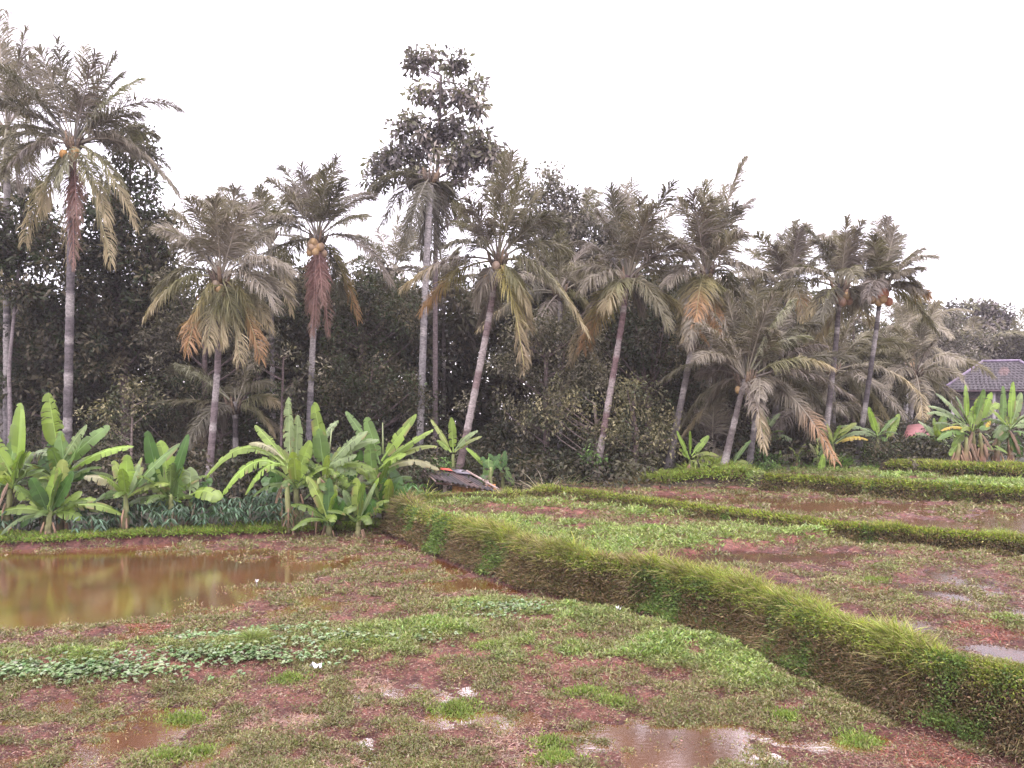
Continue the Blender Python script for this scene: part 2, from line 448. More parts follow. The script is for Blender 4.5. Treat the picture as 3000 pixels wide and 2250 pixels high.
def pal(n, cols, var=.18):
    cols = np.array(cols, float); k = RNG.integers(0, len(cols), n)
    return cols[k] * (1 + var * RNG.normal(size=(n, 1))).clip(.4, 1.7) * (1 + .06 * RNG.normal(size=(n, 3)))

YG = [(.32, .38, .06), (.25, .31, .05), (.38, .38, .12), (.19, .25, .05), (.26, .23, .10)]
DRY = [(.38, .31, .17), (.27, .2, .12), (.27, .24, .11), (.17, .12, .07)]
DARK = [(.15, .13, .06), (.19, .14, .08), (.24, .16, .10), (.12, .12, .05)]

def normal_to(line, P):
    """unit vector pointing up the step (to the left of the walking direction of the line) nearest to P"""
    best = np.full(len(P), 1e9); out = np.zeros((len(P), 2))
    for a, b in zip(line[:-1], line[1:]):
        a = np.array(a, float); b = np.array(b, float); ab = b - a
        t = np.clip(((P - a) @ ab) / (ab @ ab), 0, 1); q = P - (a + t[:, None] * ab); d = np.hypot(q[:, 0], q[:, 1])
        nn = np.array((-ab[1], ab[0])); nn /= np.linalg.norm(nn)
        m = d < best; best[m] = d[m]; out[m] = nn
    return out

def bund_grass(name, label, line, dens, lo, hi, ln, zlow, far=False, width=.006, crest=YG, hang=DARK, dmax_y=40, green=.5, curl=1.0, ysc=True, gp_=.8, cut=.62):
    """grass on a step: upright tufts on the crest, hanging blades and creepers on its face"""
    Vs = Acc()
    # tufts: clumped along the line
    cl = resample(line, dens / 7.0)
    nrm = normal_to(line, cl)
    off = lo + (hi - lo) * RNG.random(len(cl)) ** .9
    nb = 9
    base = np.repeat(cl + nrm * off[:, None], nb, 0); nr = np.repeat(nrm, nb, 0); of = np.repeat(off, nb)
    base = base + RNG.normal(size=base.shape) * .035
    z = gh(base[:, 0], base[:, 1])
    frac = np.clip((z - zlow[0]) / (zlow[1] - zlow[0]), 0, 1)       # 0 foot, 1 crest
    up = .25 + 1.0 * frac
    D = np.stack([-nr[:, 0] * (1.05 - .75 * frac), -nr[:, 1] * (1.05 - .75 * frac), up], 1) + np.repeat(RNG.normal(size=(len(cl), 3)) * .22, nb, 0) + RNG.normal(size=(len(base), 3)) * .34
    D = unit(D); D[:, 2] = np.abs(D[:, 2])
    patch = fbm(base[:, 0] * 1.3, base[:, 1] * 1.3, 3)
    L = ln * (.3 + .8 * RNG.random(len(base))) * (.38 + .62 * frac) * np.clip(2.6 * patch - .45, .25, 2) * np.repeat(.6 + .8 * RNG.random(len(cl)), nb)
    C1 = pal(len(base), crest); C2 = pal(len(base), hang); C3 = pal(len(base), DRY)
    w = (sst((frac - cut) / .35) * np.clip(.35 + 1.3 * fbm(base[:, 0] * 2.2 + 60, base[:, 1] * 2.2, 3), 0, 1))[:, None]
    C = C2 * (1 - w) + C1 * w
    dry = RNG.random(len(base)) < (.16 + .5 * sst((fbm(base[:, 0] * .8 + 9, base[:, 1] * .8, 2) - green) / .2))
    C[dry] = C3[dry]
    sc = np.clip(base[:, 1] / 9, .8, 2.2) if ysc else np.ones(len(base))
    V, T, Q, CC = blades(np.column_stack([base, z - .01]), D, L, width * sc * (.7 + .6 * RNG.random(len(base))), C, .55 * curl, far)
    Vs.add(V, CC, T, Q)
    # small creeping leaves on the face
    k = resample(line, dens * (1.3 if far else 2.0))
    nr = normal_to(line, k); off = lo - .05 + (hi - lo + .05) * RNG.random(len(k))
    b = k + nr * off[:, None]
    z = gh(b[:, 0], b[:, 1])
    frac = np.clip((z - zlow[0]) / (zlow[1] - zlow[0]), 0, 1)
    D = unit(np.stack([-nr[:, 0], -nr[:, 1], .3 + .5 * RNG.random(len(b))], 1) + RNG.normal(size=(len(b), 3)) * .6)
    C = pal(len(b), hang + DARK); cw = RNG.random(len(b)) < sst((frac - cut - .02) / .3) * .85; C[cw] = pal(int(cw.sum()), crest) * .92
    g2 = fbm(b[:, 0] * 2 + 5, b[:, 1] * 2, 3) + .05 * RNG.normal(size=len(b)) > gp_
    C[g2] = pal(int(g2.sum()), [(.14, .21, .06), (.18, .24, .07), (.10, .15, .05)])
    sc = np.clip(b[:, 1] / 9, .8, 2.2)
    P = np.column_stack([b, z]) + D * .02 + np.column_stack([-nr * (.1 * RNG.random(len(b)))[:, None], np.zeros(len(b))])
    V, Q, CC = leaves(P, D, (.025 + .035 * RNG.random(len(b))) * sc, (.010 + .012 * RNG.random(len(b))) * sc, C)
    Vs.add(V, CC, None, Q)
    return tag(Vs.build(name, M_GRASS), label, 'grass', kind='stuff')

near_line = [p for p in A_BASE[:-2]]
bund_grass('grass', 'long yellow green grass drooping over the near earthen bund', near_line, 4600, -.05, .50, .26, (0, .6), width=.0075, crest=YG + [(.2, .26, .05), (.4, .38, .15)], hang=[(.11, .09, .045), (.14, .10, .06), (.19, .125, .08), (.09, .09, .04), (.24, .17, .09), (.13, .08, .055)], green=.45, gp_=.64)
u1back = [(-2.9, 17.9), (-2.75, 18.8), (-2.1, 19.5), (-.5, 19.9), (1.2, 20.6)]
bund_grass('grass', 'bright grass on the short back bund in front of the little hut', u1back[::-1], 2600, -.1, .7, .26, (.3, .62), cut=.4, far=True, width=.008)
bund_grass('grass', 'short grass and dark roots on the middle bund between two paddies', [(-2.2, 19.2), (-.5, 19.4)] + B_BASE[:-1], 3000, -.04, .62, .13, (.5, .74), cut=.55, far=True, width=.007, green=.62, hang=[(.08, .06, .038), (.12, .085, .055)])
bund_grass('grass', 'thin grass over the dark bank of the third terrace', C_BASE[:-1], 2200, .02, 1.0, .10, (.66, .93), cut=.65, far=True, width=.007, hang=[(.12, .085, .06), (.08, .055, .04)], green=.8)
bund_grass('grass', 'green grass topping the furthest dark bank at right', D_BASE[1:-1], 2600, .05, 1.5, .14, (1.0, 1.2), cut=.5, far=True, width=.008, hang=[(.05, .04, .03), (.04, .03, .02)], green=.9)
fb = [(-18, 15.85), (-9.6, 16.1), (-6.6, 17.0), (-3.8, 17.5), (-2.9, 17.9)]
bund_grass('grass', 'low green verge along the back of the pond below the cassava', fb, 3600, .04, .9, .11, (-.02, .14), cut=.0, far=True, width=.010, crest=[(.27, .36, .07), (.2, .3, .06), (.3, .35, .1)], green=.75)
bk = [(1.0, 21.6), (3, 21.95), (6.8, 22.1), (7.0, 24.6), (9, 26.8), (11.5, 27.5)]
bund_grass('grass', 'bright grass strip at the foot of the leaning palms', bk, 2400, -.25, 1.2, .28, (.55, .85), far=True, width=.011, crest=[(.32, .4, .09), (.25, .33, .07)], green=.7)

# weeds creeping over the mud
def weeds(name, label, lv, zone, n, ymin, ymax, xmin, xmax, ln, base_d, cat='weeds', sharp=.03):
    u = RNG.random(n)
    y = 1 / (1 / ymin + u * (1 / ymax - 1 / ymin))                  # denser close by
    x = (RNG.random(n) * 2 - 1) * (y * .70 + .5)
    k = (x > xmin) & (x < xmax); x, y = x[k], y[k]
    # snap part of them into clumps
    _, _, zn, wet, face = height(x, y, True)
    d = base_d + wet
    cn = fbm(x * 2.3 + 50, y * 2.3, 4); cf = fbm(x * 9 + 5, y * 9 + 70, 2)
    prob = sst((d + (cn - .54) * .50 + (cf - .5) * .30) / sharp)
    prob = np.maximum(prob, .03 * (wet > -.05))
    k = (zn == zone) & (RNG.random(len(x)) < prob)
    x, y, d, cn = x[k], y[k], d[k], cn[k]
    m = 9
    X = np.repeat(x, m) + RNG.normal(size=len(x) * m) * .035 * np.repeat(np.clip(y / 8, .8, 2), m)
    Y = np.repeat(y, m) + RNG.normal(size=len(x) * m) * .035 * np.repeat(np.clip(y / 8, .8, 2), m)
    dd = np.repeat(d, m); cc = fbm(X * 1.1 + 20, Y * 1.1 + 4, 3)
    N = len(X)
    sc = np.clip(Y / 8.5, .8, 2.0)
    lush = sst((dd - .02) / .08) * (.25 + 1.1 * cc)
    az = RNG.random(N) * 6.283; el = RNG.random(N) * 1.0 + .05
    D = np.stack([np.cos(az) * np.cos(el), np.sin(az) * np.cos(el), np.sin(el)], 1)
    Z = gh(X, Y) + RNG.random(N) * .035 * (1 + 1.2 * lush)
    lens = ln * sc * (.35 + .95 * RNG.random(N)) * (1 + .45 * lush)
    wid = lens * (.15 + .17 * RNG.random(N))
    strawy = pal(N, [(.22, .20, .08), (.28, .25, .14), (.15, .15, .05), (.24, .17, .11), (.14, .16, .045), (.17, .10, .065)])
    green = pal(N, [(.20, .30, .06), (.25, .33, .09), (.13, .22, .04), (.29, .37, .09), (.26, .32, .14), (.18, .21, .06)])
    w = np.clip(lush * 1.1 + .25 * RNG.normal(size=N) * .8, 0, 1)[:, None]
    C = strawy * (1 - w) + green * w
    V, Q, CC = leaves(np.column_stack([X, Y, Z]), D, lens, wid, C)
    A = Acc(); A.add(V, CC, None, Q)
    # some thin blades among them
    b = RNG.random(N) < .16
    Db = unit(np.column_stack([RNG.normal(size=(b.sum(), 2)) * .45, np.ones(b.sum())]))
    V, T, Q, CC = blades(np.column_stack([X[b], Y[b], gh(X[b], Y[b])]), Db, lens[b] * 1.9 * (.6 + .6 * lush[b]), wid[b] * .32, C[b] * 1.05, .5, True)
    A.add(V, CC, T, Q)
    print(name, N)
    return tag(A.build(name, M_WEED), label, cat, kind='stuff')
weeds('weeds', 'low creeping weeds and straw over the mud of the front paddy', 0, 1, 150000, 6.0, 18.2, -14, 6, .042, -.012)
weeds('weeds', 'matted weeds over the second paddy right of the near bund', 1, 2, 80000, 7.0, 20.5, -3, 16, .040, .012)
weeds('weeds', 'thin yellow weeds standing in the flooded upper paddy', 2, 3, 40000, 11.0, 22.5, -3, 20, .050, -.012)
weeds('weeds', 'short weeds over the dry third terrace below the banana clump', 3, 4, 40000, 16.0, 27, 5, 24, .045, .06)

# dead straw, roots and small clods scattered over the mud
def debris(n):
    u = RNG.random(n); y = 1 / (1 / 6.0 + u * (1 / 22 - 1 / 6.0)); x = (RNG.random(n) * 2 - 1) * (y * .70 + .5)
    _, _, zn, wet, face = height(x, y, True)
    k = (zn > 0) & (zn < 4) & (RNG.random(n) < sst((wet + .05 + .16 * (fbm(x * 3 + 8, y * 3, 3) - .5)) / .05)); x, y = x[k], y[k]
    x = np.repeat(x, 4) + RNG.normal(size=len(x) * 4) * .05; y = np.repeat(y, 4) + RNG.normal(size=len(y) * 4) * .05; n = len(x)
    sc = np.clip(y / 8.5, .8, 2); az = RNG.random(n) * 6.283
    D = unit(np.stack([np.cos(az), np.sin(az), .15 * RNG.normal(size=n) + .12], 1))
    ln = .06 * sc * (.3 + RNG.random(n)); w = .006 * sc * (.6 + .8 * RNG.random(n)); cl = RNG.random(n) < .3
    ln[cl] *= .35; w[cl] *= 2.6
    C = pal(n, [(.30, .16, .12), (.20, .09, .07), (.12, .055, .045), (.36, .25, .2), (.09, .045, .035), (.26, .2, .12)])
    V, Q, CC = leaves(np.column_stack([x, y, gh(x, y) + .006 + .012 * RNG.random(n)]), D, ln, w, C)
    A = Acc(); A.add(V, CC, None, Q)
    tag(A.build('straw', M_WEED), 'dead straw, roots and small clods strewn over the red mud', 'straw', kind='stuff')
debris(60000)
# bright cushions of grass standing out of the mud
def cushion(px, py, r, label, lv=0, c=((.2, .28, .055), (.15, .22, .045), (.26, .31, .09), (.2, .2, .08)), hgt=.055, grp='bright grass cushions on the mud'):
    x0, y0 = gp(px, py, LEVELS[lv]); n = int(5200 * r * r * 8 + 500)
    a = RNG.random(n) * 6.283; q = np.abs(RNG.normal(size=n)) * r * .62 * (.5 + 1.1 * fbm(np.cos(a) * 1.6 + px, np.sin(a) * 1.6 + py, 3))
    x = x0 + np.cos(a) * q * 1.25; y = y0 + np.sin(a) * q
    D = unit(np.column_stack([RNG.normal(size=(n, 2)) * .6, np.ones(n)]))
    z = np.maximum(gh(x, y), LEVELS[lv] - .03)
    root = np.column_stack([x, y, z])
    e = empty('grass_cushion', (x0, y0, float(gh(x0, y0))), label, 'grass tuft', grp)
    A = Acc(); V, T, Q, CC = blades(root, D, hgt * (.5 + RNG.random(n)) * np.clip(1.15 - .5 * q / r, .3, 2), .006 * np.ones(n), pal(n, c), .8, True)
    A.add(V, CC, T, Q)
    k = RNG.random(n) < .6
    V, Q, CC = leaves(root[k] + D[k] * .03, unit(D[k] + RNG.normal(size=(k.sum(), 3)) * .5), .035 + .02 * RNG.random(k.sum()), .011 * np.ones(k.sum()), pal(int(k.sum()), c))
    A.add(V, CC, None, Q)
    A.build('blades', M_GRASS, e)
cushion(538, 2105, .17, 'bright green grass cushion beside the small pale puddle at lower left')
cushion(485, 2222, .16, 'bright green grass cushion cut by the lower edge, left of centre')
cushion(590, 2200, .09, 'small green tuft just right of the cushion at the lower edge')
cushion(1335, 2080, .20, 'widest bright green cushion standing alone on red mud at lower centre')
cushion(1435, 1912, .15, 'low green patch in the middle of the front paddy', hgt=.05)
cushion(1715, 2040, .17, 'yellow green mound right of centre in the front paddy')
cushion(1800, 2065, .15, 'yellow green mound touching a wider one on its left')
cushion(1610, 2180, .12, 'small round green tuft near the lower edge right of centre')
cushion(1625, 2228, .16, 'green cushion at the lower edge below the small round tuft')
cushion(2300, 2110, .11, 'green tuft beside the purple puddle at lower right')
cushion(2520, 2170, .16, 'straggling green mound between the puddle and the bund at lower right')
cushion(850, 2000, .15, 'yellow green mound left of the larger white litter', hgt=.05)
cushion(2560, 1700, .14, 'green tuft in the second paddy above the red stubble', 1)
cushion(2760, 1590, .2, 'low green tuft by the middle bund', 1, hgt=.05)
cushion(2925, 1572, .22, 'fine green tuft growing on top of the middle bund at right', 2, hgt=.22)
cushion(740, 1905, .13, 'tall feathery green tuft among the grey leaved vines', 0, hgt=.24)
cushion(250, 1955, .16, 'tall grassy tuft in the green band at left', 0, hgt=.13)

# broad grey green vine leaves in the green band
def vine(pts, label):
    X, Y = [], []
    for px, py, rx, ry, n in pts:
        cx, cy = gp(px, py, 0)
        X.append(cx + RNG.normal(size=n) * rx); Y.append(cy + RNG.normal(size=n) * ry)
    X = np.concatenate(X); Y = np.concatenate(Y); n = len(X)
    az = RNG.random(n) * 6.283
    A = Acc(); C = pal(n, [(.20, .27, .13), (.15, .22, .09), (.25, .30, .18), (.11, .18, .06)], .12)
    Z = gh(X, Y) + .04 + .05 * RNG.random(n)
    for s in (-.75, 0, .75):                                        # three lobed leaf
        D = unit(np.stack([np.cos(az + s), np.sin(az + s), .12 + .25 * RNG.normal(size=n)], 1))
        V, Q, CC = leaves(np.column_stack([X, Y, Z]), D, (.045 if s else .06) * (.8 + .5 * RNG.random(n)), .042 * np.ones(n), C, .15)
        A.add(V, CC, None, Q)
    return tag(A.build('vine', M_WEED), label, 'vine', kind='stuff')
vine([(150, 1985, .9, .12, 420), (60, 2000, .5, .12, 160), (330, 1990, .5, .1, 120), (580, 1950, .6, .10, 200), (760, 1940, .5, .12, 220), (640, 1875, .4, .12, 120), (850, 1865, .3, .1, 60), (1010, 1900, .6, .1, 160)], 'trailing vine with broad grey green leaves in the green band at left')
vine([(1530, 1805, .22, .14, 150), (1400, 1800, .3, .1, 60), (1450, 1830, .2, .1, 30)], 'patch of broad leaved vine in the green band below the bund')

# red and dry stubble mounds
def stubble(px, py, r, lv, label, c):
    x0, y0 = gp(px, py, LEVELS[lv]); n = 900
    a = RNG.random(n) * 6.283; q = np.sqrt(RNG.random(n)) * r
    x = x0 + np.cos(a) * q * 1.3; y = y0 + np.sin(a) * q
    D = unit(np.column_stack([RNG.normal(size=(n, 2)) * 1.1, np.ones(n) * .6]))
    V, T, Q, CC = blades(np.column_stack([x, y, gh(x, y)]), D, .08 * (.4 + RNG.random(n)), .007 * np.ones(n), pal(n, c), .8, True)
    e = empty('stubble_clump', (x0, y0, float(gh(x0, y0))), label, 'stubble', 'clumps of pulled stubble on the mud')
    A = Acc(); A.add(V, CC, T, Q); A.build('stalks', M_GRASS, e)
RED = ((.34, .12, .09), (.27, .09, .07), (.36, .19, .13)); TAN = ((.4, .25, .2), (.28, .17, .13), (.45, .33, .28))
stubble(2575, 1732, .28, 1, 'red stubble heap in the middle of the second paddy', RED)
stubble(2890, 1850, .35, 1, 'rusty stubble bank beside the long white puddle', RED)
stubble(460, 1830, .3, 0, 'pinkish dead roots at the near edge of the brown pond', RED)
stubble(650, 1785, .25, 0, 'red stalks standing at the right end of the brown pond', RED)
stubble(700, 2110, .25, 0, 'dark dead stalks on wet mud right of the bright cushion', TAN)
stubble(860, 2120, .2, 0, 'tangled brown stalks left of the widest green cushion', TAN)
stubble(990, 2235, .12, 0, 'pale pink torn clod at the lower edge left of centre', TAN)
stubble(1080, 2010, .2, 0, 'pale dry stalks on the red mud right of the white litter', TAN)
stubble(1500, 2195, .3, 0, 'long pale dead stalks at the lower edge right of centre', TAN)
stubble(2700, 2215, .35, 0, 'reddish roots and mud at the lower right corner foot of the bund', RED)

# tall dry reeds behind the back bund
def reed(px, py, y, h, n, label, c, spread=.5, grp='dry reed clumps behind the back bund', nm='reed_clump', wd=.016):
    p = at(px, py, y); z0 = float(gh(p[0], p[1])); 
    z0 = min(z0, p[2]); hh = h + p[2] - z0
    r = np.column_stack([p[0] + RNG.normal(size=n) * .09, y + RNG.normal(size=n) * .09, np.full(n, z0)])
    D = unit(np.column_stack([RNG.normal(size=(n, 2)) * spread, np.ones(n)]))
    e = empty(nm, (p[0], y, z0), label, 'grass clump', grp)
    A = Acc(); V, T, Q, CC = blades(r, D, hh * (.6 + .6 * RNG.random(n)), wd * np.ones(n), pal(n, c), .75)
    A.add(V, CC, T, Q); A.build('blades', M_GRASS, e)
STR = ((.42, .36, .25), (.32, .26, .17), (.48, .42, .32))
GRN = ((.12, .22, .05), (.16, .26, .05), (.09, .17, .05))
reed(1595, 1425, 21.2, .9, 110, 'largest straw coloured reed clump behind the bund, right of the hut', STR)
reed(1520, 1432, 21.2, .5, 50, 'short dry reeds between the hut and the largest straw clump', STR)
reed(1655, 1420, 21.8, .75, 50, 'green and straw reed clump right of the largest straw clump', STR + GRN)
reed(1745, 1418, 22.6, .6, 50, 'dry reeds at the foot of the branchy trunk behind the bund', STR)
reed(1850, 1415, 22.6, .45, 50, 'low dry reeds right of the branchy trunk', STR)
reed(1905, 1415, 22.4, .75, 50, 'olive spiky grass clump left of a leaning pale palm trunk', ((.2, .2, .08), (.28, .24, .1)))
reed(2450, 1375, 23.5, .75, 220, 'tall dark green grass clump between two leaning palms at right', GRN, .3, 'green grass clumps at right')
reed(2390, 1385, 23.6, .5, 160, 'paler grass clump left of the tall dark green one', GRN, .35, 'green grass clumps at right')
reed(2560, 1385, 23.4, .5, 160, 'short green clump left of the round bush', GRN, .35, 'green grass clumps at right')
reed(2300, 1395, 23.0, .4, 160, 'light green clump above the corner of the dark bank', GRN, .4, 'green grass clumps at right')
reed(2620, 1400, 23.4, .35, 160, 'bluish green grass below the round bush', ((.1, .2, .07), (.12, .23, .1)), .4, 'green grass clumps at right')
reed(870, 1535, 17.3, .7, 60, 'thin grass stalks standing left of the central banana stems', ((.15, .2, .09), (.25, .26, .15)), .25, 'grass clumps by the bananas')
reed(1240, 1440, 19.2, .45, 140, 'bright grass tuft at the left end of the back bund', YG, .4, 'grass clumps by the bananas')

# white litter
def litter(px, py, d, label, ang):
    x0, y0 = gp(px, py, 0); z0 = float(gh(x0, y0)) + .05
    k = 5; V = []; c, s = math.cos(ang), math.sin(ang)
    for i in range(k):
        for j in range(k):
            u, v = (i / (k - 1) - .5) * d[0], (j / (k - 1) - .5) * d[1]
            V.append((x0 + u * c - v * s, y0 + u * s + v * c, z0 + .03 * math.sin(i * 1.9 + j) * math.cos(j * 2.3) + .5 * abs(v)))
    Q = [(i * k + j, i * k + j + 1, (i + 1) * k + j + 1, (i + 1) * k + j) for i in range(k - 1) for j in range(k - 1)]
    V2 = [(a, b, c_ - .006) for a, b, c_ in V]; n = k * k
    Q2 = [tuple(n + i for i in q[::-1]) for q in Q]
    o = npmesh('crumpled_paper', V + V2, None, Q + Q2, (.8, .79, .8), M_LITTER)
    tag(o, label, 'litter')
litter(925, 1970, (.12, .06), 'larger white scrap of crumpled paper lying on weeds left of centre', -.3)
litter(1812, 1812, (.05, .07), 'small white scrap standing in the green band near the bund', .4)
litter(752, 1705, (.05, .04), 'tiny white scrap floating at the right end of the pond', .2)
# ------------------------------------------------------------------ coconut palms
UP = np.array((0, 0, 1.0))
GREENF = [(.155, .14, .09), (.19, .165, .125), (.11, .10, .07), (.23, .20, .16), (.155, .13, .11)]
def frond_geo(A, b, tip, bow, leaflen, col, n=60, droop=.6, tipcol=None, width=.04, wind=.15, dead=False):
    b = np.asarray(b, float); tip = np.asarray(tip, float)
    L = np.linalg.norm(tip - b)
    ctrl = b + (tip - b) * .5 + UP * bow * L
    t = np.linspace(0, 1, 12)
    P = bez(b, ctrl, tip, t)
    A.tube(P, np.linspace(.035, .008, 12) * (.8 + .05 * L), np.array(col) * 1.35 + .03, 4, False)
    t = np.linspace(.19, 1, n); t = np.clip(t + RNG.normal(size=n) * .004, .1, 1)
    P = bez(b, ctrl, tip, t)
    T = unit(2 * (1 - t)[:, None] * (ctrl - b) + 2 * t[:, None] * (tip - ctrl))
    roll = RNG.normal() * .35
    side = np.cross(T, UP); sn = np.linalg.norm(side, axis=1)
    alt = unit(np.cross(T, np.array((RNG.normal() * .4, 1.0, .15))))
    k = sst((sn - .15) / .35)[:, None]
    side = unit(side / (sn[:, None] + 1e-6) * k * (1 if RNG.random() < 2 else -1) + alt * (1 - k))
    up = unit(np.cross(side, T))
    out = []
    for s in (-1, 1):
        S = side * math.cos(roll) * s + up * math.sin(roll) * s
        al = np.radians(66 - 36 * t + RNG.normal(size=n) * 8 + 14 * np.sin(t * (14 + 8 * RNG.random()) + RNG.random() * 6))[:, None]
        D = unit(T * np.cos(al) + S * np.sin(al) + up * .12 + RNG.normal(size=(n, 3)) * .11 + np.array((wind, 0, 0)) * .5)
        ln = leaflen * np.clip(np.sin(np.pi * (.18 + .74 * t)), .12, 1) ** .65 * (.8 + .35 * RNG.random(n))
        miss = (RNG.random(n) < (.3 if dead else .05)) | (vnoise(t * 16 + RNG.random() * 90, t * 0 + .5) > .92)
        ln = np.where(miss, ln * .3, ln)
        out.append((D, ln))
    D = np.concatenate([o[0] for o in out]); ln = np.concatenate([o[1] for o in out]); R = np.concatenate([P, P]); tt = np.concatenate([t, t])
    m = len(R)
    g = np.array((wind * .6, 0, -1.0))
    dr = droop * (.4 + 1.2 * RNG.random(m)) * (1 + .9 * vnoise(tt * 9 + RNG.random() * 50, tt * 0 + .3))
    d2 = unit(D + g * dr[:, None] * .55); d3 = unit(D + g * dr[:, None] * 1.7)
    Wv = unit(np.cross(D, np.cross(D, np.concatenate([T, T])) + RNG.normal(size=(m, 3)) * .5)) * (width / 2 * (.7 + .6 * RNG.random(m)))[:, None]
    l = ln[:, None]
    p1 = R + D * l * .33; p2 = p1 + d2 * l * .36; p3 = p2 + d3 * l * .33
    V = np.stack([R - Wv * .5, R + Wv * .5, p1 - Wv, p1 + Wv, p2 - Wv * .7, p2 + Wv * .7, p3], 1).reshape(-1, 3)
    bi = (np.arange(m) * 7)[:, None]
    Q = np.concatenate([bi + np.array([[0, 1, 3, 2]]), bi + np.array([[2, 3, 5, 4]])]); T3 = bi + np.array([[4, 5, 6]])
    c = np.tile(np.array(col, float), (m, 1)) * (.8 + .4 * RNG.random((m, 1)))
    if tipcol is not None:
        w = sst((tt - .45) / .4)[:, None] * .9
        c = c * (1 - w) + np.array(tipcol) * w
    A.add(V, np.repeat(c, 7, axis=0), T3, Q)

def trunk_geo(A, pts, r0, r1, col, rings=True, flare=True):
    pts = np.array(pts, float)
    # smooth the path
    t = np.linspace(0, len(pts) - 1, 60); P = np.stack([np.interp(t, np.arange(len(pts)), pts[:, k]) for k in range(3)], 1)
    if len(pts) > 2:
        for _ in range(30): P[1:-1] = (P[:-2] + 2 * P[1:-1] + P[2:]) / 4
    L = np.linalg.norm(np.diff(P, axis=0), axis=1).sum()
    n = int(max(24, L / .07)) if rings else 24
    tt = np.linspace(0, 59, n); P = np.stack([np.interp(tt, np.arange(60), P[:, k]) for k in range(3)], 1)
    u = np.linspace(0, 1, n)
    R = r0 + (r1 - r0) * u
    if flare: R = R * (1 + .55 * np.exp(-u * L / .5))
    C = np.tile(np.array(col, float), (n, 1)) * (.85 + .3 * RNG.random((n, 1)))
    if rings:
        R = R * (1 + .035 * np.where(np.arange(n) % 3 == 0, 1, -.4)) * (1 + .04 * RNG.normal(size=n))
        C = C * np.where(np.arange(n) % 3 == 0, 1.14, .93)[:, None]
        lich = fbm(u * L * 2.6 + RNG.random() * 50, u * 0, 3) > .55
        C[lich] = C[lich] * .5 + np.array((.36, .33, .31)) * .5
    A.tube(P, R, C, 9)
    return P

